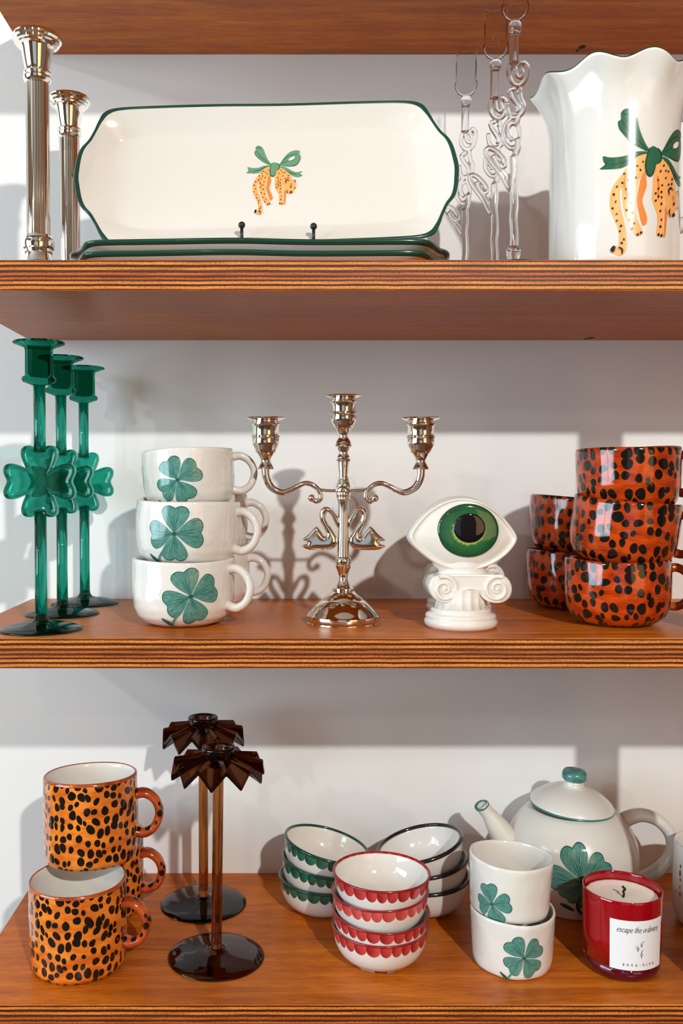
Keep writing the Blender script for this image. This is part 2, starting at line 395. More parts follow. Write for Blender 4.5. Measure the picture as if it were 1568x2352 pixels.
def clover(p, size, rot=0, angs=(0, 88, 182, 272), scl=(1, 1, 1, 1), stem=True, lean=0, wd=1.27):
    base = HEART + [(x, -y) for x, y in HEART[-2:0:-1]]
    for a, sc in zip(angs, scl):
        A = radians(a + rot); L_ = size * .5 * sc
        for grow, k in ((1.035, 'leaf_dark'), (1.0, 'leaf')):
            pts = [(Vector((x * L_ * grow, y * L_ * wd * grow))) for x, y in [(q.x, q.y) for q in spline([(x, y) for x, y in base], 3, True)]]
            R = Matrix.Rotation(A, 2)
            inv = R.inverted()
            def uvf(q, inv=inv, L_=L_, a=a):
                l = inv @ Vector((q.x, q.y)) / L_
                return (l.x + a, l.y / (abs(l.x) + .25))
            p.lay = 0 if k == 'leaf_dark' else 4; p.poly([R @ q for q in pts], k, uvf)
        for dv in (-.17, 0.02, .18):
            R = Matrix.Rotation(A + dv, 2)
            p.lay = 6; p.stroke([R @ Vector((.10 * L_, 0)), R @ Vector((.45 * L_, .01 * L_)), R @ Vector((.74 * L_, dv * .12 * L_))], L_ * .022, 'leaf_dark', 3)
    p.lay = 7; p.dot((0, 0), size * .045, size * .04, 'leaf_dark')
    if stem:
        s = size
        l = lean * s
        p.stroke([(-.12 * s, -.22 * s), (-.27 * s + l, -.38 * s), (-.36 * s + l, -.50 * s), (-.40 * s + l, -.62 * s)], s * .045, 'leaf')
        q = spline([(-.395 * s + l, -.60 * s), (-.50 * s + l, -.56 * s), (-.60 * s + l, -.42 * s), (-.50 * s + l, -.46 * s), (-.42 * s + l, -.52 * s)], 3, True)
        p.poly(q, 'leaf_dark')

# ------------------------------------------------------------------ room
def struct(name, bm, m, parent=None):
    o = link(name, fix(bm), m, parent, smooth=False)
    if not parent: o['kind'] = 'structure'
    return o
XL, XR, YB, ZC = -2.45, 3.0, -4.9, 2.85
struct('wall_back', box(bmesh.new(), (XL - .1, 0, 0), (XR + .1, .1, ZC)), M['wall'])
struct('floor', box(bmesh.new(), (XL - .1, YB - .1, -.1), (XR + .1, .1, 0)), M['floor'])
struct('ceiling', box(bmesh.new(), (XL - .1, YB - .1, ZC), (XR + .1, .1, ZC + .1)), M['ceil'])
struct('wall_right', box(bmesh.new(), (XR, YB, 0), (XR + .1, 0, ZC)), M['room'])
b = bmesh.new()                                   # side wall with a window opening
for a, c in (((XL - .1, YB, 0), (XL, 0, .85)), ((XL - .1, YB, 2.45), (XL, 0, ZC)), ((XL - .1, YB, .85), (XL, -2.75, 2.45)), ((XL - .1, -.65, .85), (XL, 0, 2.45))): box(b, a, c)
struct('wall_left', b, M['room'])
b = bmesh.new()
for y in (-2.75, -1.72, -.69): box(b, (XL - .07, y, .85), (XL - .02, y + .04, 2.45))
for z_ in (.85, 2.41): box(b, (XL - .07, -2.75, z_), (XL - .02, -.65, z_ + .04))
struct('trim_2', b, M['black_metal'])
b = bmesh.new()                                   # street side with the shop window opening
for a, c in (((XL, YB - .1, 0), (XR, YB, .4)), ((XL, YB - .1, 2.5), (XR, YB, ZC)), ((XL, YB - .1, .4), (-1.6, YB, 2.5)), ((.5, YB - .1, .4), (XR, YB, 2.5))): box(b, a, c)
struct('wall_front', b, M['room'])

# ------------------------------------------------------------------ shelves
DF, DB = .87, 1.17; YF = CAMY + DF
Z_UP = at(700, 596.5, DF).z; Z_MID = at(700, 1466, DF).z; Z_LOW = at(700, 2308, DF).z
TH = .029; X0 = -.331; X1 = 1.35
ZTOP_UNDER = at(700, 125.5, DB).z
def shelf(zt, x0, label, knot=None):
    bm = bmesh.new(); box(bm, (x0, YF, -TH), (X1, 0, 0)); fix(bm)
    bmesh.ops.bevel(bm, geom=bm.edges[:], offset=.0008, segments=1, affect='EDGES')
    for f in bm.faces: f.material_index = 1 if abs(f.normal.z) < .5 else 0
    o = link('wall_shelf', bm, [M['ply'], M['edge']], smooth=False, loc=(0, 0, zt))
    tag(o, label, 'shelf', 'stained plywood wall shelves')
    if knot:
        p = at(knot[0], knot[1], 1.15)
        k = bmesh.new(); ball(k, (p.x, p.y, -TH), .0035, 10, (1.3, 1.6, .25)); ball(k, (p.x - .003, p.y + .009, -TH), .002, 8, (1, 2, .4))
        link('knot', k, M['knot'], o)
    return o
shelf(ZTOP_UNDER + TH, X0 - .001, 'topmost plywood shelf, only its reddish brown underside in view', (1336, 116))
shelf(Z_UP, X0, 'plywood shelf carrying the white trays and the big scalloped jug', (1356, 779))
shelf(Z_MID, X0, 'plywood shelf carrying the swan candelabra and green glass candlesticks')
shelf(Z_LOW, X0 + .006, 'lowest plywood shelf carrying bowls, teapot and red candle')
b = bmesh.new(); box(b, (.421, YF - .001 - .03, 0), (.467, YF - .001, ZC)); struct('trim_1', b, M['edge'])

# ------------------------------------------------------------------ top bay: silver column candlesticks
S = 1 / 2283.0                                        # metres per pixel at the front candlestick
def column_stick():
    r = thing('candlestick', 'taller-looking silver fluted column candlestick at the front left end of the upper shelf', 'candlestick', group='silver column candlesticks')
    H = .232
    cup = [(0, H - .020), (20, H - .018), (21, H - .004), (30, H), (47, H + .0005), (52, H - .0005), (55, H - .003), (54.5, H - .0050), (50, H - .0065), (49.5, H - .0085), (45, H - .0095), (44.5, H - .0110), (38, H - .0120), (35, H - .0150), (33.5, H - .020), (30, H - .028), (26.5, H - .0350), (26.5, H - .0358), (30.5, H - .0362), (31.5, H - .0378), (30.5, H - .0392), (28.5, H - .0400), (31.5, H - .0412), (31, H - .0440), (28, H - .0460), (25, H - .0470), (0, H - .0470)]
    cup = [(a * S if k_ else 0, z_) for k_, (a, z_) in enumerate(cup)]; cup[-1] = (0, cup[-1][1]); cup[0] = (0, cup[0][1])
    sharp(link('candle_cup', fix(lathe(bmesh.new(), cup, 72)), M['silver'], r), 30)
    def fl(th, rr, z_): return rr * (1 - .15 * (1 - min(1, abs(sin(th * 13)) * 1.5))), z_
    sharp(link('fluted_shaft', fix(lathe(bmesh.new(), [(0, H - .0465), (25.5 * S, H - .0465), (26 * S, H - .05), (26.5 * S, .034), (0, .034)], 208, fl)), M['silver'], r), 25)
    foot = [(0, .036), (28, .036), (31, .035), (32.5, .0325), (31, .031), (35, .030), (36, .026), (34.5, .0225), (31, .0215), (31, .0185), (28, .0182), (29, .014), (34, .009), (46, .006), (56, .0045), (57, .002), (56, 0), (0, 0)]
    foot = [(a * S, z_) for a, z_ in foot]
    sharp(link('foot', fix(lathe(bmesh.new(), foot, 72)), M['silver'], r), 30)
    return r
st = column_stick(); p = at(87, 340, .92); st.location = (p.x, p.y, Z_UP)
p = at(160, 400, 1.065); dup(st, (p.x, p.y, Z_UP), label='silver fluted column candlestick standing behind the front one, next to the white tray')

# ------------------------------------------------------------------ trays
TW, THH = .2, .0815
Q = [(.0, .0815), (.06, .0815), (.12, .0812), (.155, .0800), (.168, .0755), (.174, .066), (.179, .054), (.185, .043), (.1925, .034), (.1965, .024), (.199, .010), (.2, 0)]
QF = Q + [(x, -y) for x, y in Q[-2::-1]] + [(-x, -y) for x, y in Q[1:]] + [(-x, y) for x, y in Q[-2:0:-1]]
def rrect(hw, hh, n=3.2):
    return lambda th: 1 / ((abs(cos(th)) / hw) ** n + (abs(sin(th)) / hh) ** n) ** (1 / n)
OUT = spline([Vector((x, y)) for x, y in QF], 6, True)
ANG = [atan2(p_.y, p_.x) for p_ in OUT]
def tray_mesh():
    def ring(t, z_, inset=0):
        inner = rrect(.158, .056, 9); o_ = []
        for p_, a in zip(OUT, ANG):
            q = Vector((inner(a) * cos(a), inner(a) * sin(a))); v_ = p_.lerp(q, t)
            if inset: v_ = v_ * (1 - inset / v_.length)
            wv = .0009 * sin(3 * a + 1) * (1 - t)
            o_.append(Vector((v_.x, v_.y, z_ + wv)))
        return o_
    R = [ring(1.0, .0, .006), ring(1.0, .0, .002), ring(.92, .0015), ring(.5, .0062), ring(.12, .0120), ring(.05, .0132), ring(0, .0146), ring(0, .0162), ring(.02, .0172), ring(.036, .0174), ring(.12, .0165), ring(.5, .0105), ring(.9, .0058), ring(.99, .0048), ring(1.06, .0044), ring(1.35, .0044), ring(2, .0044)]
    bm = rings_surface(bmesh.new(), R[:-1], True, True, lambda k: 1 if 4 <= k <= 9 else 0)
    return bm
def tray(label, name='serving_tray'):
    o = thing(name, label, 'tray', group='white serving trays with green rims')
    bm = tray_mesh(); body = bmesh.new()
    link('dish', bm, [M['white'], M['green_rim']], o)
    return o
cx_ = at(600, 570, .98)
t1 = tray('white serving tray lying flat, lower one of the stack of two'); t1.location = (cx_.x - .004, -.187, Z_UP); t1.rotation_euler = (0, radians(.0), radians(-.6))
t2 = dup(t1, (cx_.x - .001, -.192, Z_UP + .0098), (0, radians(-.2), radians(.4)), 'white serving tray lying flat, upper one of the stack of two')
t3 = dup(t1, (0, 0, 0), None, 'white serving tray propped upright, painted with a cheetah under a green bow')
LEAN = radians(15)
pc = at(615, 416, .975)
t3.location = (pc.x, pc.y, pc.z); t3.rotation_euler = Euler((pi / 2 - LEAN, radians(-1.2), 0), 'XYZ')
t3.rotation_euler = (Matrix.Rotation(radians(2.0), 3, 'Z') @ Matrix.Rotation(pi / 2 - LEAN, 3, 'X') @ Matrix.Rotation(radians(2.5), 3, 'Z')).to_euler()

def cheetah(p, s, jug=False):
    T = lambda q: ((q[0] - 720) * s, (740 - q[1]) * s)
    PL = lambda pts, k, n=3: p.poly(spline([T(q) for q in pts], n, True), k)
    ST = lambda pts, w, k: p.stroke([T(q) for q in pts], w * s, k)
    gr, dk = ('bow_deep', 'bow_line') if jug else ('bow_green', 'bow_deep')
    PL([(393, 562), (430, 575), (480, 580), (540, 573), (600, 550), (670, 548), (680, 568), (600, 603), (550, 637), (500, 657), (430, 655), (372, 645), (410, 618), (393, 592)], gr)
    PL([(790, 570), (850, 573), (900, 600), (960, 640), (1010, 655), (1070, 648), (1038, 678), (1070, 702), (1040, 722), (990, 722), (930, 692), (880, 645), (820, 592)], gr)
    PL([(670, 560), (600, 592), (550, 640), (512, 700), (465, 760), (440, 830), (442, 920), (470, 1000), (495, 1070), (498, 1140), (490, 1190), (465, 1195), (455, 1215), (490, 1236), (520, 1236), (545, 1200), (547, 1130), (535, 1040), (512, 950), (500, 870), (502, 800), (515, 792), (520, 860), (530, 940), (550, 1010), (580, 1070), (615, 1110), (655, 1090), (640, 1050), (612, 990), (602, 920), (608, 820), (625, 735), (660, 690), (690, 620)], 'cat_tan')
    PL([(665, 685), (640, 720), (622, 800), (612, 880), (625, 950), (640, 1010), (655, 1042), (680, 1025), (682, 980), (655, 905), (650, 860), (675, 790), (677, 750)], 'cat_dark')
    PL([(820, 930), (818, 1030), (815, 1095), (835, 1100), (850, 1000), (856, 930), (835, 880)], 'cat_dark')
    PL([(740, 640), (726, 720), (724, 800), (718, 860), (742, 915), (762, 960), (765, 1030), (756, 1090), (775, 1105), (808, 1102), (818, 1010), (820, 900), (850, 925), (882, 962), (930, 950), (962, 905), (985, 870), (985, 805), (968, 772), (945, 765), (935, 725), (915, 680), (880, 640), (830, 600), (785, 588), (755, 605)], 'cat_tan')
    ST([(512, 800), (508, 870), (520, 950), (545, 1030)], 7, 'paper_white')
    ST([(818, 830), (822, 900), (820, 1000), (816, 1095)], 6, 'paper_white')
    ST([(540, 690), (528, 760), (545, 830), (560, 900)], 16, 'cat_dark'); ST([(760, 700), (770, 780), (765, 860)], 18, 'cat_dark')
    PL([(910, 815), (930, 808), (940, 830), (925, 848), (908, 838)], 'cat_dark')
    PL([(682, 548), (640, 530), (590, 500), (530, 445), (492, 385), (485, 345), (503, 332), (503, 290), (520, 268), (550, 264), (582, 288), (607, 335), (622, 395), (645, 455), (672, 505), (695, 535)], gr)
    lo = spline([T(q) for q in [(790, 545), (820, 500), (860, 440), (910, 385), (960, 355), (1010, 344), (1050, 350), (1062, 372), (1046, 395), (1060, 415), (1062, 455), (1050, 500), (1010, 550), (950, 570), (880, 568), (800, 558)]], 3, True)
    p.poly(lo, gr)
    PL([(905, 490), (940, 447), (998, 430), (988, 465), (950, 488)], 'paper_white')
    for q, w in (([(505, 335), (560, 420), (620, 480), (675, 540)], 11), ([(487, 345), (500, 400), (560, 460), (640, 530)], 7), ([(800, 545), (850, 480), (920, 420), (1040, 392)], 10), ([(1055, 405), (1060, 460), (1010, 548), (930, 568), (860, 560)], 9), ([(905, 495), (950, 488), (990, 462), (1000, 430)], 8), ([(815, 540), (880, 500), (920, 480)], 7),
                 ([(680, 555), (600, 580), (540, 610), (450, 628)], 10), ([(372, 645), (410, 622), (395, 595)], 8), ([(880, 630), (930, 665), (1000, 690)], 9), ([(1070, 648), (1040, 660)], 8), ([(1070, 702), (1035, 685)], 8), ([(505, 290), (545, 300), (585, 295)], 8)):
        ST(q, w, dk)
    PL([(688, 545), (715, 510), (750, 518), (785, 545), (788, 585), (765, 622), (742, 632), (725, 690), (700, 710), (672, 692), (665, 640), (675, 590)], gr)
    for q, w in (([(700, 520), (680, 570), (668, 640), (680, 695), (705, 708), (728, 680), (745, 625)], 13), ([(755, 518), (785, 545), (788, 590), (765, 620)], 14)): ST(q, w, dk)
    sp = [(650, 617), (583, 632), (612, 645), (566, 664), (633, 672), (572, 700), (527, 695), (604, 723), (555, 735), (516, 755), (482, 778), (587, 785), (541, 798), (463, 828), (569, 826), (535, 858), (475, 877), (575, 887), (456, 920), (545, 937), (482, 960), (585, 952), (484, 1005), (565, 1002), (596, 1027), (510, 1042), (584, 1060), (503, 1077), (530, 1133), (516, 1156),
          (810, 628), (782, 670), (830, 660), (856, 660), (897, 705), (830, 708), (762, 730), (892, 738), (858, 748), (796, 762), (764, 788), (791, 808), (743, 822), (766, 840), (793, 842), (744, 870), (791, 887), (782, 935), (793, 993), (785, 1040)]
    for i, q in enumerate(sp): p.dot(T(q), s * (5.5 + (i * 7 % 4) * .6), s * (8 + (i * 5 % 3)), 'ink', (i % 5 - 2) * .25, 7)
    for q in ((618, 1103), (640, 1090), (770, 1095), (795, 1099)): p.dot(T(q), s * 8, s * 10, 'ink', .2, 7)
    ST([(868, 818), (858, 790), (876, 768), (908, 780)], 12, 'ink'); ST([(955, 775), (980, 778), (982, 808)], 9, 'ink')
    p.dot(T((920, 866)), 9 * s, 12 * s, 'ink'); p.dot(T((970, 886)), 7 * s, 10 * s, 'ink')
    ST([(875, 908), (866, 930), (880, 962)], 9, 'ink'); PL([(900, 948), (915, 928), (935, 940), (922, 955)], 'ink')
    PL([(446, 1195), (462, 1172), (478, 1180), (470, 1208), (458, 1216)], 'ink'); ST([(495, 1182), (518, 1200), (520, 1232)], 11, 'ink')
tw = lambda a, b_, off: Vector((a, b_, .0044 + off))
pt = Paint(tw, .02, False); cheetah(pt, 8.35e-5); pt.build('painted_cheetah', t3, loc=(.0068, -.0005, 0))

# black wire stand holding the upright tray
r = thing('plate_stand', 'black wire plate stand whose two ball-tipped hooks show before the upright tray', 'plate stand')
pa, pb = at(555, 517, .935), at(720, 520, .935); r.location = ((pa.x + pb.x) / 2, pa.y, Z_UP + .0305)
for q in (pa, pb):
    dx = q.x - r.location.x; hz = q.z - r.location.z; zb = .003
    w = bmesh.new()
    tube(w, [(dx, 0, hz - .003), (dx, 0, zb + .004), (dx, .004, zb), (dx, .06, zb), (dx * .8, .062, zb + .01), (dx * .6, .082, .10)], .0017, 10)
    link('hook', w, M['black_metal'], r)
    link('ball_tip', ball(bmesh.new(), (dx, 0, hz), .0036, 20), M['black_metal'], r)
w = bmesh.new(); dx = (pb.x - pa.x) / 2; tube(w, [(-dx, .05, .003), (dx, .05, .003)], .0017, 8); link('crossbar', w, M['black_metal'], r); w = bmesh.new(); tube(w, [(-dx * .6, .082, .1), (dx * .6, .082, .1)], .0017, 8); link('crossbar', w, M['black_metal'], r)

# ------------------------------------------------------------------ clear glass script candle holders
def script_holder(label):
    r = thing('glass_candle_holder', label, 'candle holder', group='clear glass candle holders shaped as handwriting')
    s = 1 / 2333 / 3.795                                # front holder: traced scale
    f = lambda x, y, d=0: Vector(((x - 606) * s, d, .009 + (2215 - y) * s))
    bm = bmesh.new()
    T_ = lambda pts, w, n=6: tube(bm, spline([f(*q) for q in pts], n), w * s, 14)
    T_([(597, 262), (597, 400), (597, 540)], 40, 4)
    T_([(600, 520), (575, 545), (556, 600), (562, 665), (600, 715), (650, 722), (690, 690), (710, 630), (712, 570), (690, 535), (664, 530)], 23)     # e
    T_([(664, 530), (655, 570), (672, 625), (655, 660), (620, 640), (606, 590), (602, 545)], 19)
    T_([(620, 720), (650, 760), (640, 800)], 22)
    T_([(556, 768), (575, 820), (610, 870), (640, 920), (630, 960)], 23); T_([(556, 768), (590, 758), (610, 770)], 20)                               # v
    T_([(540, 870), (545, 940), (570, 990), (605, 1000), (640, 990), (680, 950), (684, 890), (660, 840), (650, 790)], 22)
    T_([(600, 1000), (545, 1040), (515, 1100), (510, 1170), (535, 1230), (580, 1262), (625, 1240), (652, 1180), (650, 1110), (625, 1060), (585, 1050), (555, 1085), (560, 1150), (590, 1200)], 22)  # o
    T_([(625, 1050), (640, 1000)], 24); T_([(640, 1180), (635, 1260), (610, 1330), (602, 1400)], 30)
    T_([(602, 1640), (560, 1600), (500, 1500), (420, 1400), (372, 1330), (362, 1280), (395, 1262), (450, 1290), (510, 1350), (528, 1405), (500, 1420), (450, 1370), (430, 1320)], 23)      # l
    T_([(590, 1560), (520, 1470), (450, 1400)], 17)
    T_([(600, 1330), (606, 1450), (598, 1560), (606, 1640), (612, 1760), (604, 1860), (614, 2000), (610, 2120), (606, 2150)], 37)
    o = link('script_stem', fix(bm), M['clear'], r)
    md = o.modifiers.new('fuse', 'REMESH'); md.mode = 'VOXEL'; md.voxel_size = .0008; md.use_smooth_shade = True
    md = o.modifiers.new('soften', 'SMOOTH'); md.iterations = 3; md.factor = .5
    H = .009 + (2215 - 262) * s
    kn = [(0, -.004), (.0040, -.003), (.0058, -.0005), (.0063, .003), (.0058, .0065), (.0045, .0085), (.0045, .0095), (0, .0095)]
    link('knop', fix(lathe(bmesh.new(), [(a, z_ + H) for a, z_ in kn], 32)), M['clear'], r)
    cup = [(0, .0095), (.005, .010), (.0095, .0135), (.0125, .019), (.0130, .0235), (.0117, .0265), (.0119, .050), (.0125, .066), (.0121, .0662), (.0115, .050), (.0113, .0265), (.0124, .0235), (.0118, .0195), (.009, .0145), (.004, .0115), (0, .0112)]
    link('candle_cup', fix(lathe(bmesh.new(), [(a, z_ + H) for a, z_ in cup], 48)), M['clear_thin'], r)
    base = [(0, .030 * .3 + .012), (.0055, .021), (.0068, .018), (.0068, .012), (.0052, .008), (.006, .005), (.012, .0038), (.028, .0024), (.0305, .0012), (.030, 0), (0, 0)]
    link('base', fix(lathe(bmesh.new(), base, 56)), M['clear'], r)
    return r
g = script_holder('frontmost clear glass candle holder shaped as handwriting, nearest the scalloped jug')
p = at(1180, 400, .905); g.location = (p.x, p.y, Z_UP)
p = at(1136, 400, .986); dup(g, (p.x, p.y, Z_UP), (0, 0, radians(8)), 'middle one of the three clear glass handwriting candle holders')
p = at(1069, 400, 1.078); dup(g, (p.x, p.y, Z_UP), (0, 0, radians(-35)), 'rearmost clear glass handwriting candle holder, just right of the upright tray')

# ------------------------------------------------------------------ scalloped jug
pj = at(1408, 450, .952)
JH = .208
JP = [(0, 0), (.056, 0), (.0625, .003), (.0640, .010), (.0640, .05), (.0640, .10), (.0638, .140), (.0640, .155), (.0655, .170), (.0690, .183), (.0735, .193), (.0775, .2005), (.0785, .2030), (.0778, .2045), (.0755, .2035), (.0690, .192), (.0630, .180), (.0600, .165), (.0600, .02), (.056, .006), (0, .006)]
def jw(th, r_, z_):
    k = max(0, min(1, (z_ - .13) / .07)); k2 = k * k
    th = (th + pi) % (2 * pi) - pi
    d = abs(abs(th) - pi)                                 # spout towards -x
    sp = math.exp(-(d / .42) ** 2)
    r_ += sp * (.002 * k2 + .0022 * k)
    r_ += k2 * .0028 * sin(9 * th + 1.0)
    z_ += k2 * (.0040 * sin(9 * th + 2.2) - .004 * sp - .003 * (1 + cos(th)) * .3)
    return r_, z_ * .965
r = thing('ceramic_jug', 'tall white scalloped jug painted with a cheetah hanging from a green bow', 'jug', (pj.x, pj.y, Z_UP))
link('body', fix(lathe(bmesh.new(), [(a, z_) for a, z_ in JP], 144, jw, mi=lambda k: 1 if k == 12 else 0)), [M['white'], M['green_rim']], r)
pm = Paint(on_lathe(lambda z_, th=0: .0640 if z_ < .14 else .0640 + (z_ - .14) * .02, radians(-90 + 14), .0800, .064), .0022, False)
cheetah(pm, 1.43e-4, True); pm.build('painted_cheetah', r)
hb = bmesh.new(); tube(hb, spline([(.062, 0, .165), (.085, 0, .170), (.105, 0, .150), (.108, 0, .11), (.09, 0, .07), (.062, 0, .05)], 8), .0075, 16); link('handle', hb, M['white'], r)

# ------------------------------------------------------------------ middle bay: green glass candlesticks
S2 = 1 / 2283.0
def clover_r(ph):
    a = abs(((degrees_(ph) + 45) % 90) - 45)
    tb = [(0, .83), (6, .87), (14, .97), (22, 1.0), (29, .97), (34, .86), (38, .70), (41.5, .53), (45, .40)]
    for (a0, r0), (a1, r1) in zip(tb, tb[1:]):
        if a0 <= a <= a1: return r0 + (r1 - r0) * (a - a0) / (a1 - a0)
    return .4
def degrees_(x): return x * 180 / pi
def clover_stick():
    r = thing('glass_candlestick', 'front green glass candlestick with a four-leaf clover, at the left end of the shelf', 'candlestick', group='green glass clover candlesticks')
    H = .288
    base = [(0, .0165), (.0062, .0165), (.0066, .013), (.009, .0095), (.014, .0082), (.024, .0066), (.034, .0042), (.0395, .0022), (.041, .0012), (.0405, 0), (0, 0)]
    link('base', fix(lathe(bmesh.new(), base, 72)), M['green_glass'], r)
    zc = .150; s = .0385
    b = bmesh.new(); lathe(b, [(0, .0150), (.0062, .0150), (.0060, .06), (.0060, zc - .030), (0, zc - .030)], 32); link('lower_stem', fix(b), M['green_glass'], r)
    b = bmesh.new(); lathe(b, [(0, zc + .030), (.0060, zc + .030), (.0058, .20), (.0061, H - .042), (0, H - .042)], 32); link('upper_stem', fix(b), M['green_glass'], r)
    n = 144; R = []
    for t, y in ((.02, .0036), (.35, .0034), (.6, .0036), (.78, .0048), (.90, .0060), (.97, .0052), (1.0, .0025), (1.0, -.0025), (.97, -.0052), (.90, -.0060), (.78, -.0048), (.6, -.0036), (.35, -.0034), (.02, -.0036)):
        rg = []
        for i in range(n):
            ph = 2 * pi * i / n; rr = clover_r(ph); sm = sum(clover_r(ph + d * .05) for d in (-2, -1, 0, 1, 2)) / 5
            tt = t if t > .9 else t * (1 if t > .5 else 1)
            q = (rr * .4 + sm * .6) * s; q = q - (1 - t) * .45 * s if t > .55 else (q - .45 * .45 * s) * t / .55
            rg.append(Vector((q * cos(ph), -y, zc + q * sin(ph))))
        R.append(rg)
    link('clover', rings_surface(bmesh.new(), R), M['green_glass'], r)
    cup = [(0, H - .042), (.0066, H - .042), (.0105, H - .0405), (.0160, H - .0385), (.0172, H - .0358), (.0160, H - .0333), (.0140, H - .0325), (.0138, H - .030), (.0136, H - .008), (.0143, H - .0045), (.0200, H - .0022), (.0250, H - .0006), (.0256, H + .0006), (.0248, H + .0014), (.0195, H + .0004), (.0132, H - .0025), (.0118, H - .006), (.0118, H - .030), (.0100, H - .034), (0, H - .035)]
    link('candle_cup', fix(lathe(bmesh.new(), cup, 64)), M['green_thin'], r)
    return r
g = clover_stick(); p = at(92, 1100, .92); g.location = (p.x, p.y, Z_MID)
p = at(141, 1100, 1.03); dup(g, (p.x, p.y, Z_MID), None, 'green glass clover candlestick in the middle of the row of three')
p = at(193, 1100, 1.12); dup(g, (p.x, p.y, Z_MID), None, 'rearmost green glass clover candlestick, closest to the wall')

# ------------------------------------------------------------------ wide cups (white clover and red leopard)
CP = [(a, z_ * .967) for a, z_ in [(0, .0015), (.022, .0015), (.026, 0), (.033, .0006), (.041, .004), (.0480, .0105), (.0518, .0195), (.0535, .031), (.0540, .045), (.0540, .062), (.0537, .0700), (.0528, .0718), (.0512, .0712), (.0502, .066), (.0500, .030), (.0470, .015), (.038, .0065), (.02, .005), (0, .005)]]
def hand(th, r_, z_, amp=.0011, sd=0):
    return r_ + amp * (noise.noise(Vector((cos(th) * 1.7 + sd, sin(th) * 1.7, z_ * 28))) + .5 * sin(2 * th + sd)) * min(1, r_ / .03), z_ + (.0012 * sin(2 * th + 1 + sd) if z_ > .06 else 0)
def cup_handle(parent, m, x0=.052, zt=.058, zb=.022, out=.024, rad=.0044, flat=1.15, name='handle'):
    b = bmesh.new(); zm = (zt + zb) / 2; h = (zt - zb) / 2
    P = [(x0 - .004, 0, zt), (x0 + out * .35, 0, zt + h * .10), (x0 + out * .8, 0, zm + h * .72), (x0 + out, 0, zm), (x0 + out * .8, 0, zm - h * .78), (x0 + out * .35, 0, zb - h * .16), (x0 - .004, 0, zb - h * .02)]
    P = spline(P, 7); n = len(P)
    tube(b, P, [rad * (1.18 - .25 * sin(pi * i / (n - 1))) for i in range(n)], 16, flat=flat)
    return link(name, fix(b), m, parent)
def wide_cup(name, label, kind, m, loc, rot, sd=0, group=None, cl=None, ha=0):
    r = thing(name, label, 'cup', loc, 0, group); r.rotation_euler = tilt(*rot)
    w = lambda th, r_, z_: hand(th, r_, z_, .0012, sd)
    cp_, mi_ = refine(CP, .0025, lambda k: 1 if k >= 12 else 0)
    link('body', fix(lathe(bmesh.new(), cp_, 120, w, mi=mi_)), [m, M['cup_in'] if kind == 'clover' else M['russet']], r)
    h = cup_handle(r, m if kind == 'clover' else M['russet_spot']); h.rotation_euler = (0, 0, ha)
    if cl:
        z0, a, size, ro, lean = cl
        ro_ = prof_r(CP[2:11])
        fn = on_lathe(lambda z_, th: w(th, ro_(max(z_, .001)), min(z_, .0699))[0] + max(0, .022 - z_) * .05, a, z0, .054)
        pp = Paint(fn, .0022); clover(pp, size, ro, (2, 88, 183, 268), (1.05, 1, 1, .98), True, lean); pp.build('painted_clover', r)
    return r
GW = 'white clover cups in two stacks'; GL = 'red leopard cups in two stacks'
def cupx(px, py, D): return at(px, py, D)
p = cupx(422, 1370, .965); b0 = Vector((p.x, p.y, Z_MID))
wide_cup('clover_cup', 'white clover cup at the bottom of the front stack, painted clover near its middle', 'clover', M['handmade'], b0, (0, 0, 0), 0, GW, (.0345, radians(-90 + 14), .053, 18, 0), radians(-20))
p = cupx(427, 1215, .965)
wide_cup('clover_cup', 'white clover cup in the middle of the front stack, painted clover left of centre', 'clover', M['handmade'], (p.x, p.y + .002, Z_MID + .0612), (radians(1), radians(2.4), 0), 2.1, GW, (.0370, radians(-90 - 8), .053, 2, 0), radians(-12))
p = cupx(440, 1090, .985)
topcup = wide_cup('clover_cup', 'white clover cup on top of the front stack, leaning slightly to the left', 'clover', M['handmade'], (p.x - .001, p.y + .000, Z_MID + .1190), (radians(-1), radians(-3.5), 0), 4.4, GW, (.0345, radians(-90 - 7), .049, 28, 0), radians(5))
topcup.scale = (.93,) * 3
p = cupx(445, 1300, 1.085)
wide_cup('clover_cup', 'plain-looking white cup at the bottom of the rear stack, only its handle side showing', 'clover', M['handmade'], (p.x + .012, p.y + .002, Z_MID), (0, 0, 0), 6, GW, None, radians(-5))
wide_cup('clover_cup', 'white cup on top of the rear stack, its rim showing above the middle front cup', 'clover', M['handmade'], (p.x + .011, p.y + .002, Z_MID + .0640), (0, radians(-1.5), 0), 7, GW, None, radians(-3))

p = cupx(1416, 1370, .965)
wide_cup('leopard_cup', 'red leopard spotted cup at the bottom of the front stack of three', 'leo', M['leopard_cup'], (p.x, p.y, Z_MID), (0, 0, 0), 1, GL, None, radians(-8))
p = cupx(1425, 1215, .965)
wide_cup('leopard_cup', 'red leopard spotted cup in the middle of the front stack, tipped down to the right', 'leo', M['leopard_cup'], (p.x - .001, p.y, Z_MID + .0615), (radians(2), radians(6), radians(25)), 3, GL, None, radians(-35))
p = cupx(1440, 1095, .975)
wide_cup('leopard_cup', 'red leopard spotted cup on top of the front stack of three', 'leo', M['leopard_cup'], (p.x + .003, p.y + .002, Z_MID + .1165), (radians(1), radians(-2), radians(-15)), 5, GL, None, radians(8))
p = cupx(1313, 1330, 1.09)
wide_cup('leopard_cup', 'dark-shaded leopard spotted cup at the bottom of the rear stack, half hidden', 'leo', M['leopard_cup'], (p.x + .001, p.y, Z_MID), (0, 0, radians(40)), 8, GL, None, 0)
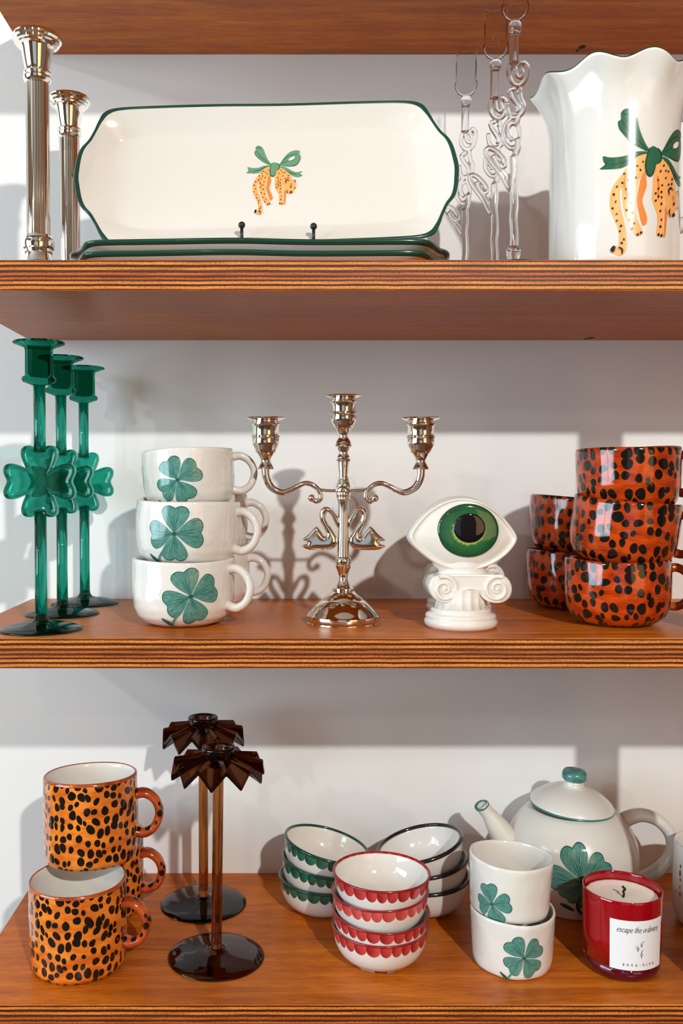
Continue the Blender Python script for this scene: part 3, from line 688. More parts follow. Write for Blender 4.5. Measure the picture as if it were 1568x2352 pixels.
wide_cup('leopard_cup', 'leopard spotted cup on top of the rear stack, half hidden behind the front stack', 'leo', M['leopard_cup'], (p.x + .003, p.y, Z_MID + .0630), (0, radians(2), radians(70)), 9, GL, None, 0)

# ------------------------------------------------------------------ swan candelabra
pc = at(788, 1300, .972); U = .972 / 2100 / 3.136
r = thing('candelabra', 'polished three-armed candelabra with two swans on its stem', 'candelabra', (pc.x, pc.y, Z_MID))
ZB = 1765                                             # traced row of the foot's lowest edge
zz = lambda y: (ZB - 14 - y) * U * .974
def turn(name, pr, seg=72, cx=0, par=r, ang=35, warp=None):
    b = lathe(bmesh.new(), [(a * U, zz(y)) for a, y in pr], seg, warp)
    for v_ in b.verts: v_.co.x += cx
    return sharp(link(name, fix(b), M['nickel'], par), ang)
turn('foot', [(0, 1515), (60, 1515), (78, 1519), (95, 1535), (145, 1573), (148, 1582), (165, 1590), (200, 1625), (245, 1672), (258, 1690), (266, 1697), (268, 1715), (264, 1735), (256, 1748), (262, 1751), (0, 1751)])
turn('lower_stem', [(0, 1265), (48, 1268), (57, 1280), (58, 1300), (52, 1322), (56, 1330), (52, 1345), (38, 1380), (31, 1410), (33, 1440), (45, 1470), (62, 1490), (76, 1497), (78, 1508), (74, 1516), (0, 1518)])
fl = lambda th, rr, z_: (rr * (1 - .05 * (1 - abs(cos(th * 4)))), z_)
turn('column', [(0, 778), (45, 778), (52, 790), (51, 812), (46, 832), (48, 838), (42, 845), (37, 870), (39, 1100), (45, 1265), (0, 1268)], 96, ang=50, warp=fl)
turn('upper_stem', [(0, 370), (36, 378), (34, 395), (45, 420), (57, 438), (59, 450), (45, 455), (42, 470), (33, 490), (36, 510), (46, 528), (38, 535), (50, 545), (52, 553), (42, 562), (40, 590), (34, 640), (33, 670), (42, 705), (52, 730), (53, 745), (44, 765), (60, 768), (60, 778), (0, 778)])
CPR = [(0, 45), (62, 45), (66, 0), (90, -2), (118, -9), (135, -12), (137, -7), (120, 2), (100, 8), (94, 13), (94, 22), (101, 28), (102, 38), (97, 44), (93, 52), (93, 118), (99, 122), (101, 135), (95, 142), (97, 160), (98, 180), (90, 200), (78, 222), (75, 240), (60, 250), (42, 280), (34, 305), (36, 320), (50, 345), (58, 360), (60, 368), (0, 370)]
def cup(cx_, y0, name='candle_cup', sc=1.0):
    n = 72
    def wv(th, rr, z_): return (rr * (1 + .022 * abs(sin(th * 6))) if rr > 112 * U else rr), z_
    turn(name, [(a * sc, y0 + y * sc) for a, y in CPR], n, cx_ * U, warp=wv)
cup(0, 85, sc=.93); cup(-558, 248); cup(556, 250)
for sg in (-1, 1):
    b = bmesh.new(); f = lambda x, y: Vector((sg * x * U, 0, zz(y)))
    P = spline([f(558, 610), f(556, 660), f(538, 720), f(500, 765), f(440, 788), f(385, 772), f(335, 745), f(280, 722), f(230, 728), f(185, 762), f(163, 800), f(165, 835), f(190, 855), f(220, 838)], 7)
    n = len(P); tube(b, P, [(32 - 14 * min(1, i / (n * .45))) * U for i in range(n)], 16)
    ball(b, f(228, 830), 27 * U, 18); tube(b, spline([f(215, 742), f(165, 768), f(100, 775), f(0, 775)], 5), 11 * U, 12)
    ball(b, f(376, 770), 20 * U, 12, (1.4, 1, .8))
    link('arm', b, M['nickel'], r)
    # swan
    sw = [(35, 1045), (28, 990), (55, 945), (90, 905), (130, 893), (160, 910), (172, 950), (165, 1000), (142, 1050), (122, 1090), (128, 1113), (150, 1090), (178, 1050), (190, 1038), (210, 1050), (250, 1095), (302, 1143), (268, 1148), (262, 1166), (304, 1184), (280, 1200), (240, 1214), (160, 1216), (100, 1212), (62, 1195), (42, 1160), (44, 1125), (62, 1090), (90, 1045), (120, 1000), (128, 960), (118, 935), (104, 938), (85, 965), (68, 1005), (48, 1042)]
    O = spline([Vector((x, y)) for x, y in sw], 3, True)
    b = bmesh.new()
    def dist(q):
        m_ = 1e9
        for i in range(len(O)):
            a_, c_ = O[i - 1], O[i]; d_ = c_ - a_; t = max(0, min(1, (q - a_).dot(d_) / max(d_.length_squared, 1e-9)))
            m_ = min(m_, (q - a_ - d_ * t).length)
        return m_
    gp = list(O); x = 26
    while x < 306:
        y = 893
        while y < 1218: gp.append(Vector((x, y))); y += 5
        x += 5
    tri = delaunay_2d_cdt(gp, [], [list(range(len(O)))], 1, 1e-6)
    used = sorted({i for f_ in tri[2] for i in f_}); bd = {}
    for face in (-1, 1):
        vm = {}
        for i in used:
            q = tri[0][i]; d_ = dist(q)
            if d_ < .05:
                if i not in bd: bd[i] = b.verts.new((sg * q.x * U, 0, zz(q.y)))
                vm[i] = bd[i]
            else: vm[i] = b.verts.new((sg * q.x * U, face * (10 + 20 * (1 - math.exp(-d_ / 14))) * U, zz(q.y)))
        for f_ in tri[2]: b.faces.new([vm[i] for i in f_])
    for k in range(3):                                     # wing feathers
        tube(b, spline([(sg * x * U, -27 * U, zz(y)) for x, y in ((178 + k * 6, 1078 + k * 13), (205 + k * 6, 1092 + k * 14), (262 - k * 14, 1136 + k * 7))], 5), 4.5 * U, 8)
    tube(b, [(sg * 44 * U, 0, zz(1135)), (sg * 20 * U, 0, zz(1135))], 10 * U, 8)
    bmesh.ops.recalc_face_normals(b, faces=b.faces)
    o = link('swan', b, M['nickel'], r, smooth=True); sharp(o, 65)

# clear hook glued to the wall behind it
pw = at(792, 1172, 1.17)
r = thing('adhesive_hook', 'small round clear plastic hook stuck on the wall behind the candelabra', 'wall hook', (pw.x, -.001, pw.z))
b = lathe(bmesh.new(), [(0, .0022), (.014, .0022), (.0158, .0012), (.016, 0), (0, 0)], 40)
for v_ in b.verts: v_.co = Vector((v_.co.x, -v_.co.z, v_.co.y * 1.3))
link('pad', fix(b), M['plastic'], r)
b = lathe(bmesh.new(), [(.0128, .0008), (.0134, .0008), (.0134, 0), (.0128, 0)], 40, closed=True)
for v_ in b.verts: v_.co = Vector((v_.co.x, -v_.co.z, v_.co.y + .030))
link('ring', fix(b), M['clear_thin'], r)

# ------------------------------------------------------------------ eye on a column
def eye_sculpture(label):
    r = thing('eye_sculpture', label, 'sculpture', group='ceramic eyes on ionic columns')
    K = 1.86e-4; cx_, cz = 366, 560; Z0 = .5 * 0
    f = lambda x, y: Vector(((x - cx_) * K, 0, (1068 - y) * K))
    # almond body
    OA = spline([Vector((x, y)) for x, y in [(68, 560), (95, 505), (150, 440), (205, 398), (262, 368), (330, 350), (400, 350), (470, 368), (530, 402), (585, 448), (640, 515), (669, 568), (655, 612), (610, 665), (550, 708), (490, 735), (410, 753), (340, 752), (265, 735), (195, 700), (130, 650), (85, 605)]], 5, True)
    def ring(t, y, sq=1.0):
        return [Vector(((cx_ - 366 + (q.x - 366) * t) * K, y, (1068 - (558 + (q.y - 558) * (t if sq == 1 else t * sq))) * K)) for q in OA]
    R = [ring(.05, .030), ring(.5, .029), ring(.8, .023), ring(.94, .013), ring(1.0, .002), ring(1.0, -.006), ring(.985, -.0125), ring(.955, -.0155), ring(.925, -.0155), ring(.905, -.0138), ring(.885, -.0135)]
    for t in (.8, .7, .6, .5, .4, .3, .2, .1, .02): R.append(ring(t, -.0135 - .0105 * (1 - (t / .89) ** 2) ** .8))
    link('eyeball', rings_surface(bmesh.new(), R), M['cream'], r)
    def dome(a, b_, off):
        # position relative to the almond's centre (366, 558)
        best = sqrt((a / (.885 * 298 * K)) ** 2 + (b_ / (.885 * 203 * K)) ** 2)
        return Vector((a, -.0135 - .0105 * max(0, 1 - min(1, best) ** 2) ** .8 - .0022 - off * 8, (1068 - 558) * K + b_))
    # iris lens: a domed disc
    def disc(name, rx, ry, x, y, dy, m_, hh):
        bm = bmesh.new(); uvl = bm.loops.layers.uv.verify(); n = 72; c = Vector(((x - 366) * K, 0, (1068 - y) * K))
        rows = [(1.0, .0), (.995, .6), (.97, .85), (.9, 1), (.75, 1.12), (.55, 1.22), (.3, 1.3), (.02, 1.33)]; V = []
        for t, h in rows: V.append([bm.verts.new((c.x + rx * K * t * cos(2 * pi * i / n), -(dy + h * hh), c.z + ry * K * t * sin(2 * pi * i / n))) for i in range(n)])
        for k, (A_, B_) in enumerate(zip(V, V[1:])):
            for i in range(n):
                fc = bm.faces.new((A_[i], A_[(i + 1) % n], B_[(i + 1) % n], B_[i]))
                for lp, (u, kk) in zip(fc.loops, ((i, k), (i + 1, k), (i + 1, k + 1), (i, k + 1))): lp[uvl].uv = (u / n, rows[kk][0])
        bm.faces.new(V[-1])
        return link(name, fix(bm), m_, r)
    disc('iris', 167, 146, 387, 528, .0185, M['iris'], .0042)
    disc('pupil', 86, 81, 391, 514, .0225, M['pupil'], .0020)
    # neck + capital with scrolls
    b = bmesh.new()
    rr = [[Vector(((x0 + hw * cos(a)) * K, .004 + dp * sin(a), (1068 - y) * K)) for a in [2 * pi * i / 48 for i in range(48)]] for (x0, hw, dp, y) in ((8, 165, .022, 700), (8, 150, .021, 735), (12, 128, .021, 752), (20, 135, .022, 765), (22, 160, .023, 778))]
    link('neck', rings_surface(b, rr), M['cream'], r)
    CO = [(205, 780), (260, 768), (340, 765), (470, 765), (560, 770), (600, 782), (625, 815), (632, 855), (618, 895), (585, 920), (545, 925), (500, 915), (465, 890), (445, 855), (400, 850), (360, 856), (345, 885), (310, 912), (262, 924), (220, 910), (190, 880), (176, 840), (184, 805)]
    O = spline([Vector((x, y)) for x, y in CO], 4, True); cen = Vector((405, 840)); R = []
    for d, y in ((.90, .026), (.97, .0255), (1, .022), (1, -.0165), (.985, -.0195), (.95, -.0205)):
        R.append([Vector(((cen.x + (q.x - cen.x) * d - cx_) * K, y, (1068 - (cen.y + (q.y - cen.y) * d)) * K)) for q in O])
    bm = bmesh.new(); V = [[bm.verts.new(q) for q in g_] for g_ in R]; m_ = len(O)
    for A_, B_ in zip(V, V[1:]):
        for i in range(m_): bm.faces.new((A_[i], A_[(i + 1) % m_], B_[(i + 1) % m_], B_[i]))
    for g_ in (V[0], V[-1]): fc = bm.faces.new(g_); bmesh.ops.triangulate(bm, faces=[fc])
    for cxx, sg in ((262, 1), (548, -1)):
        P = []
        for i in range(46):
            a = i / 45 * 2 * pi * 1.75; rad = 72 * (1 - i / 45 * .86)
            P.append(Vector(((cxx - sg * rad * cos(a + 1.2) - cx_) * K, -.0205, (1068 - (848 - rad * sin(a + 1.2))) * K)))
        tube(bm, P, [(13 - 6 * i / 45) * K for i in range(46)], 10)
        ball(bm, ((cxx - cx_) * K, -.0205, (1068 - 848) * K), 12 * K, 10)
    tube(bm, [((230 - cx_) * K, -.0195, (1068 - 775) * K), ((580 - cx_) * K, -.0195, (1068 - 775) * K)], 8 * K, 8)
    sharp(link('capital', fix(bm), M['cream'], r), 50)
    def flw(th, rr_, z_): return rr_ * (1 - .055 * abs(sin(th * 9))), z_
    b = lathe(bmesh.new(), [(0, 215 * K), (140 * K, 215 * K), (140 * K, 150 * K), (150 * K, 106 * K), (0, 106 * K)], 144, flw)
    for v_ in b.verts: v_.co.x += 8 * K
    link('fluted_shaft', fix(b), M['cream'], r)
    b = lathe(bmesh.new(), [(0, 108 * K), (158 * K, 108 * K), (166 * K, 102 * K), (168 * K, 94 * K), (163 * K, 86 * K), (180 * K, 82 * K), (193 * K, 72 * K), (196 * K, 62 * K), (190 * K, 52 * K), (197 * K, 46 * K), (202 * K, 34 * K), (199 * K, 18 * K), (186 * K, 0), (0, 0)], 72)
    for v_ in b.verts: v_.co.x += 4 * K
    link('base', fix(b), M['cream'], r)
    return r
g = eye_sculpture('ceramic green-eyed sculpture on an ionic column, front one of the pair'); p = at(1056, 1380, .942)
g.location = (p.x, p.y, Z_MID)
p = at(1052, 1330, 1.055); dup(g, (p.x, p.y, Z_MID), (0, 0, radians(4)), 'rear ceramic eye sculpture, peeking out around the front one')

# ------------------------------------------------------------------ lowest shelf: leopard mugs
MP = [(a, z_ * 1.10) for a, z_ in [(0, .002), (.040, .002), (.043, 0), (.0475, .0012), (.0497, .006), (.0503, .02), (.0505, .05), (.0503, .0800), (.0499, .0822), (.0488, .0830), (.0476, .0822), (.0468, .078), (.0466, .02), (.044, .0085), (.03, .0062), (0, .006)]]
GM = 'tall leopard mugs on the lowest shelf'
def mug(label, loc, rot, sd, ha):
    r = thing('leopard_mug', label, 'mug', loc, 0, GM); r.rotation_euler = tilt(*rot)
    w = lambda th, r_, z_: (r_ + .0009 * (noise.noise(Vector((cos(th) * 1.5 + sd, sin(th) * 1.5, z_ * 22)))) * min(1, r_ / .03), z_)
    mp_, mi_ = refine(MP, .003, lambda k: 0 if k < 7 else (2 if k < 10 else 1))
    link('body', fix(lathe(bmesh.new(), mp_, 96, w, mi=mi_)), [M['leopard_mug'], M['white'], M['russet']], r)
    h = cup_handle(r, M['russet_spot'], .0495, .066, .028, .0245, .0052, 1.5); h.rotation_euler = (0, 0, ha); return r
p = at(181, 2200, .95); mug('orange leopard mug standing on the lowest shelf, below another tilted mug', (p.x, p.y, Z_LOW), (0, 0, 0), 1, radians(-8))
p = at(210, 1900, .985); mug('orange leopard mug stacked on the rim of the front mug, its white inside showing', (p.x, p.y, Z_LOW + .0975), (radians(-3.5), radians(-1), radians(30)), 5, radians(-27))
p = at(222, 2040, 1.075); mug('orange leopard mug standing behind, only its handle side showing', (p.x + .005, p.y, Z_LOW), (0, 0, radians(80)), 9, radians(-85))

# ------------------------------------------------------------------ amber candlesticks
def amber_stick():
    r = thing('glass_candlestick', 'front dark amber glass candlestick with a pleated sunburst top', 'candlestick', group='dark amber glass candlesticks')
    H = .2265
    base = [(0, .0105), (.0075, .0105), (.0085, .0090), (.015, .0080), (.030, .0062), (.044, .0038), (.0500, .0020), (.0512, .0010), (.050, 0), (0, 0)]
    link('base', fix(lathe(bmesh.new(), base, 80)), M['amber_dark'], r)
    link('stem', fix(lathe(bmesh.new(), [(0, .009), (.0060, .009), (.0056, .020), (.0056, H - .03), (.0062, H - .020), (0, H - .020)], 32)), M['amber_glass'], r)
    link('candle_cup', fix(lathe(bmesh.new(), [(0, H - .024), (.012, H - .022), (.0165, H - .016), (.0170, H - .006), (.0178, H - .002), (.0172, H + .0002), (.0160, H + .0004), (.0122, H - .0005), (.0112, H - .003), (.0108, H - .016), (0, H - .017)], 56)), M['amber_dark'], r)
    nP = 10; n = nP * 2; bm = bmesh.new(); off = .25
    def ring(rl, zl, rh, zh): return [Vector(((rl if i % 2 == 0 else rh) * cos(pi * i / nP + off), (rl if i % 2 == 0 else rh) * sin(pi * i / nP + off), (zl if i % 2 == 0 else zh) + H)) for i in range(n)]
    top = [ring(.0150, -.0105, .0160, -.0065), ring(.0505, -.0285, .0475, -.0120)]
    bot = [ring(.0500, -.0345, .0470, -.0175), ring(.0150, -.0165, .0150, -.0125)]
    V = [[bm.verts.new(q) for q in g_] for g_ in top + bot]
    for k in range(4):
        A_, B_ = V[k], V[(k + 1) % 4]
        for i in range(n): bm.faces.new((A_[i], A_[(i + 1) % n], B_[(i + 1) % n], B_[i]))
    bmesh.ops.recalc_face_normals(bm, faces=bm.faces)
    bmesh.ops.bevel(bm, geom=bm.edges[:], offset=.0007, segments=2, affect='EDGES')
    sharp(link('pleated_shade', bm, M['amber_dark'], r), 25)
    return r
g = amber_stick(); p = at(496, 2000, .96); g.location = (p.x, p.y, Z_LOW); g.rotation_euler = (0, radians(.8), 0)
p = at(467, 1900, 1.083); dup(g, (p.x, p.y, Z_LOW), (0, 0, radians(11)), 'rear dark amber glass candlestick with a pleated sunburst top')

# ------------------------------------------------------------------ bowls
BP = [(0, .0015), (.021, .0015), (.024, 0), (.029, .0012), (.0375, .005), (.0437, .0115), (.0474, .019), (.0497, .0275), (.0508, .0345), (.0510, .0365), (.0504, .0380), (.0492, .0378), (.0480, .0345), (.0465, .026), (.0435, .017), (.037, .009), (.026, .0055), (0, .0048)]
def bowl_mat(name, base, lo, hi):
    m = glaze(name, base, .1)
    tc = m.node_tree.nodes.new('ShaderNodeTexCoord'); s = m.node_tree.nodes.new('ShaderNodeSeparateXYZ'); L(m, tc.outputs['Object'], s.inputs[0])
    an = math_n(m, 'ARCTAN2', s.outputs[1], s.outputs[0])
    rad_ = math_n(m, 'SQRT', math_n(m, 'ADD', math_n(m, 'POWER', s.outputs[0], 2), math_n(m, 'POWER', s.outputs[1], 2)))
    an2 = math_n(m, 'ADD', an, math_n(m, 'MULTIPLY', math_n(m, 'SINE', math_n(m, 'MULTIPLY', an, 5)), .035))
    sc = math_n(m, 'SQRT', math_n(m, 'ABSOLUTE', math_n(m, 'SINE', math_n(m, 'MULTIPLY', an2, 13))))
    lim = math_n(m, 'SUBTRACT', .0315, math_n(m, 'MULTIPLY', sc, .0062))
    band = math_n(m, 'MULTIPLY', math_n(m, 'GREATER_THAN', s.outputs[2], lim), math_n(m, 'GREATER_THAN', rad_, .0487))
    cell = math_n(m, 'FRACT', math_n(m, 'MULTIPLY', an2, 13 / pi))
    st = noise_t(m, coords(m), 130, 3)
    col = ramp(m, math_n(m, 'ADD', math_n(m, 'MULTIPLY', cell, .55), math_n(m, 'MULTIPLY', st, .5)), [(.25, lo), (.8, hi)])
    L(m, mix(m, band, base, col), bsdf(m).inputs[0]); return m
RB = bowl_mat('white_bowl_red_scallops', (.75, .70, .64), lin(138, 20, 28), lin(206, 72, 68))
RB2 = bowl_mat('white_bowl_light_red_scallops', (.75, .70, .64), lin(176, 52, 50), lin(216, 96, 88))
GB = bowl_mat('white_bowl_green_scallops', (.75, .70, .64), lin(18, 66, 52), lin(52, 112, 88))
BB = glaze('plain_white_bowl', (.74, .70, .66), .12)
def bowl(label, loc, rot, m, rim, group, scl=1):
    r = thing('bowl', label, 'bowl', loc, 0, group); r.rotation_euler = tilt(*rot)
    link('body', fix(lathe(bmesh.new(), BP, 96)), m, r)
    b = bmesh.new(); n = 96
    a = [Vector((.0505 * cos(2 * pi * i / n), .0505 * sin(2 * pi * i / n), .0372)) for i in range(n)]
    rr = .0024 if rim is M['black_rim'] else .0018 if rim is M['green_rim'] else .0013
    pts = [(.0505 + rr * cos(t), .0372 + rr * sin(t)) for t in [2 * pi * k / 10 for k in range(10)]]
    lathe(b, pts, n, closed=True); link('painted_rim', fix(b), rim, r); return r
p = at(872, 2200, .958); R_ = [(.000, 0, 0, RB), (.0165, 2.5, 1.0, RB), (.0375, 1.0, -2.0, RB2), (.0560, 0, .6, RB)]
red = ['red scalloped bowl at the bottom of the stack of four', 'red scalloped bowl, second from the bottom of the stack of four', 'light red scalloped bowl, third from the bottom of the stack of four', 'red scalloped bowl on top of the stack of four, its white inside showing']
for (dz, rx, ry, m), lb in zip(R_, red):
    bw = bowl(lb, (p.x + (.001 if dz > .03 else 0), p.y, Z_LOW + dz), (radians(rx), radians(ry), radians(dz * 900)), m, M['red_rim'], 'red scalloped bowls')
    if dz == 0:
        b = bmesh.new()
        for a0, a1 in ((-128, -104), (-84, -72)):
            q = [Vector((rr_ * cos(radians(a)), rr_ * sin(radians(a)), z_)) for a, rr_, z_ in ((a0, .0395, .0062), (a1, .0395, .0062), (a1, .033, .0006), (a0, .033, .0006))]
            f1 = b.faces.new([b.verts.new(v_) for v_ in q])
        bmesh.ops.solidify(b, geom=b.faces[:], thickness=.0003)
        link('sticker', b, M['plastic'], bw, smooth=False)
p = at(736, 2060, 1.075)
grn = ['green scalloped bowl at the bottom of the stack of three', 'green scalloped bowl in the middle of the stack of three', 'green scalloped bowl on top of the stack of three, tipped to the right']
for k, (dz, ry, dx) in enumerate(((0, 3, .0), (.0195, 8.5, -.0005), (.0400, 13.5, -.001))):
    bowl(grn[k], (p.x + dx, p.y, Z_LOW + dz), (0, radians(ry), radians(k * 37)), GB, M['green_rim'], 'green scalloped bowls')
p = at(982, 2060, 1.075)
blk = ['white bowl with a black rim at the bottom of the stack of three', 'white bowl with a black rim in the middle of the stack of three', 'white bowl with a black rim on top of its stack, tipped to the left']
for k, (dz, ry, dx) in enumerate(((0, -4, .0), (.0195, -8, .000), (.0400, -14.5, -.001))):
    bowl(blk[k], (p.x + dx, p.y, Z_LOW + dz), (0, radians(ry), radians(k * 50)), BB, M['black_rim'], 'white bowls with black rims')

# ------------------------------------------------------------------ clover tumblers
TP = [(0, .0015), (.034, .0015), (.0365, 0), (.0395, .0018), (.0408, .008), (.0418, .025), (.0432, .048), (.0436, .0560), (.0430, .0582), (.0420, .0586), (.0409, .0575), (.0404, .050), (.0385, .012), (.034, .0055), (0, .005)]
def tumbler(label, loc, rot, sd, cl):
    r = thing('clover_tumbler', label, 'tumbler', loc, 0, 'white clover tumblers'); r.rotation_euler = tilt(*rot)
    w = lambda th, r_, z_: (r_ * (1 + .012 * cos(4 * th + sd) * min(1, r_ / .03)) + .0007 * noise.noise(Vector((cos(th) * 2 + sd, sin(th) * 2, z_ * 30))) * min(1, r_ / .03), z_ + (.0009 * sin(2 * th + sd) if z_ > .05 else 0))
    tp_, mi_ = refine(TP, .0025, lambda k: 0)
    link('body', fix(lathe(bmesh.new(), tp_, 120, w)), M['handmade'], r)
    z0, a, size, ro = cl; ro_ = prof_r(TP[2:8])
    fn = on_lathe(lambda z_, th: w(th, ro_(max(z_, .001)), min(z_, .0499))[0], a, z0, .0425)
    pp = Paint(fn, .002); clover(pp, size, ro, (8, 100, 190, 280), (1, 1.02, .95, 1)); pp.build('painted_clover', r); return r
p = at(1176, 2200, .951); tumbler('white clover tumbler standing on the shelf, lower of the two', (p.x, p.y, Z_LOW), (0, 0, 0), 0, (.0255, radians(-90 + 2), .0415, 28))
p = at(1168, 2100, .955); tumbler('white clover tumbler stacked in the lower one, its inside showing', (p.x, p.y + .001, Z_LOW + .0540), (radians(-1), radians(2.5), 0), 2, (.0185, radians(-90 - 38), .0380, 8))

# ------------------------------------------------------------------ teapot
p = at(1311, 2000, 1.088)
r = thing('teapot', 'cream clover teapot with a green knob on its lid', 'teapot', (p.x, p.y, Z_LOW))
PT = [(0, .001), (.044, .001), (.048, 0), (.051, .002), (.0525, .006), (.0535, .0085), (.062, .019), (.0715, .036), (.0765, .052), (.0775, .064), (.0755, .078), (.070, .092), (.0615, .104), (.0530, .1125), (.0475, .1155), (.0450, .1150), (.0440, .110), (0, .11)]
link('body', fix(lathe(bmesh.new(), PT, 112)), M['satin'], r)
tl = Matrix.Rotation(radians(4), 4, 'Y') @ Matrix.Rotation(radians(2), 4, 'X')
def lidpart(name, pr, m, par):
    b = lathe(bmesh.new(), pr, 96); bmesh.ops.transform(b, matrix=Matrix.Translation((0, 0, .1185)) @ tl, verts=b.verts); return link(name, fix(b), m, par)
lid = lidpart('lid', [(0, -.003), (.043, -.003), (.0480, -.0008), (.0492, .0012), (.0485, .0032), (.0450, .0075), (.036, .0145), (.026, .0195), (.016, .0225), (.0125, .0240), (.0112, .0275), (.0118, .031), (0, .031)], M['satin'], r)
lidpart('rim_line', [(.0482 + .0014 * cos(t), .0004 + .0014 * sin(t)) for t in [2 * pi * k / 8 for k in range(9)]], M['teal_line'], lid)
lidpart('knob', [(0, .0295), (.0115, .0300), (.0142, .0325), (.0148, .0362), (.0142, .0400), (.0120, .0425), (.007, .0418), (.003, .0408), (0, .0405)], M['teal_knob'], lid)
def tp(px, py, D=1.088): q = at(px, py, D); return Vector((q.x - p.x, q.y - p.y, q.z - Z_LOW))
b = bmesh.new(); P = spline([tp(1205, 1990), tp(1165, 1935), tp(1143, 1900), tp(1124, 1872), tp(1106, 1850)], 7); n = len(P)
Rr = [.021 - .0125 * min(1, (i / (n - 1)) * 1.25) for i in range(n)]
tube(b, P, Rr, 28, cap=False)
P2 = [P[-1] + Vector((-.0004, -.0002, .0010)), P[-2], P[-4], P[-7]]
tube(b, P2, [.0062, .0066, .0064, .0055], 28, cap=False)
link('spout', fix(b), M['satin'], r)
b = bmesh.new(); d = Vector((-.42, -.25, .87)).normalized(); q1 = d.orthogonal().normalized(); q2 = d.cross(q1)
ringp = [P[-1] + (q1 * cos(a) + q2 * sin(a)) * .0078 for a in [2 * pi * i / 28 for i in range(29)]]
tube(b, ringp, .0015, 8, cap=False); link('spout_rim', fix(b), M['teal_line'], r)
b = bmesh.new(); P = spline([tp(1405, 1905), tp(1440, 1880), tp(1475, 1872), tp(1512, 1885), tp(1538, 1915), tp(1543, 1950), tp(1530, 1980), tp(1500, 2005), tp(1468, 2020), tp(1440, 2030)], 7); n = len(P)
tube(b, P, [.0095 - .0022 * sin(pi * i / (n - 1)) for i in range(n)], 20, flat=1.15); link('handle', fix(b), M['satin'], r)
pr = prof_r(PT[2:14]); zc = .058
fn = on_lathe(lambda z_, th=0: pr(max(z_, .002)), radians(-90 - 8), zc, .077)
pp = Paint(fn, .0025); clover(pp, .070, 0, (40, 108, 180, 232, 285), (1.0, 1.08, 1.02, .85, .95), False, 0, .98)
pp.stroke([(-.002, -.020), (-.004, -.034), (.002, -.044), (.008, -.049)], .0045, 'leaf_dark'); pp.stroke([(-.026, -.033), (-.018, -.036), (-.008, -.041)], .006, 'leaf_dark')
pp.build('painted_clover', r)

# ------------------------------------------------------------------ red candle
p = at(1427, 2150, .943); CR = .0398; CH = .0835
r = thing('scented_candle', 'red glass jar candle with a white paper label and burnt wick', 'candle', (p.x, p.y, Z_LOW))
link('jar', fix(lathe(bmesh.new(), [(.0365, .0155), (.0386, .0155), (.0394, .04), (CR, CH - .003), (CR, CH), (CR - .0006, CH + .0006), (CR - .0014, CH), (CR - .0016, CH - .003), (.0378, .04), (.0365, .0155)], 96)), M['red_jar'], r)
link('thick_base', fix(lathe(bmesh.new(), [(0, .0155), (.0386, .0155), (.0380, .007), (.0362, .0022), (.033, 0), (0, .0005)], 96)), M['red_base'], r)['label'] = 'thick dark red glass base'
def wx(th, rr, z_): return (rr - (.0005 * abs(sin(th * 11)) + .0004 * noise.noise(Vector((cos(th) * 4, sin(th) * 4, 0)))) if rr > .036 else rr), z_
wax = link('wax', fix(lathe(bmesh.new(), [(0, .016), (.0370, .016), (.0376, .074), (.0368, .0752), (.0345, .0750), (.030, .0736), (.026, .0728), (.012, .0722), (0, .0722)], 96, wx)), M['wax'], r)
b = bmesh.new(); tube(b, spline([(.001, 0, .0715), (.002, 0, .0755), (.0012, 0, .0785), (.0032, 0, .0805), (.0014, 0, .0825), (.0006, 0, .0838)], 3), .0012, 8); link('wick', b, M['wick'], r)
lc = radians(-90 + 6); lw = .0600; z0, z1 = .0150, .0660
def cyl(a, z_, off):
    th = lc + a / .0402; rr = .0386 + (CR - .0386) * max(0, min(1, (z_ - .0155) / .06)) + .0002 + off
    return Vector((rr * cos(th), rr * sin(th), z_))
bm = bmesh.new(); nx, nz = 40, 6; G = [[bm.verts.new(cyl(-lw / 2 + lw * i / nx, z0 + (z1 - z0) * j / nz, .0002)) for i in range(nx + 1)] for j in range(nz + 1)]
for j in range(nz):
    for i in range(nx): bm.faces.new((G[j][i], G[j][i + 1], G[j + 1][i + 1], G[j + 1][i]))
lab = link('paper_label', bm, M['label'], r)
def text(body, size, a, z_, shear=0, space=1.0, name='printed_words'):
    c = bpy.data.curves.new(name, 'FONT'); c.body = body; c.size = size; c.align_x = 'CENTER'; c.shear = shear; c.space_character = space; c.resolution_u = 3
    o = bpy.data.objects.new('tmp', c); COL.objects.link(o); bpy.context.view_layer.update()
    me = bpy.data.meshes.new_from_object(o.evaluated_get(bpy.context.evaluated_depsgraph_get()))
    bpy.data.objects.remove(o)
    for v_ in me.vertices: v_.co = cyl(a + v_.co.x, z_ + v_.co.y, .0004)
    me.materials.clear(); me.materials.append(M['print'])
    q = bpy.data.objects.new(name, me); COL.objects.link(q); q.parent = lab; return q
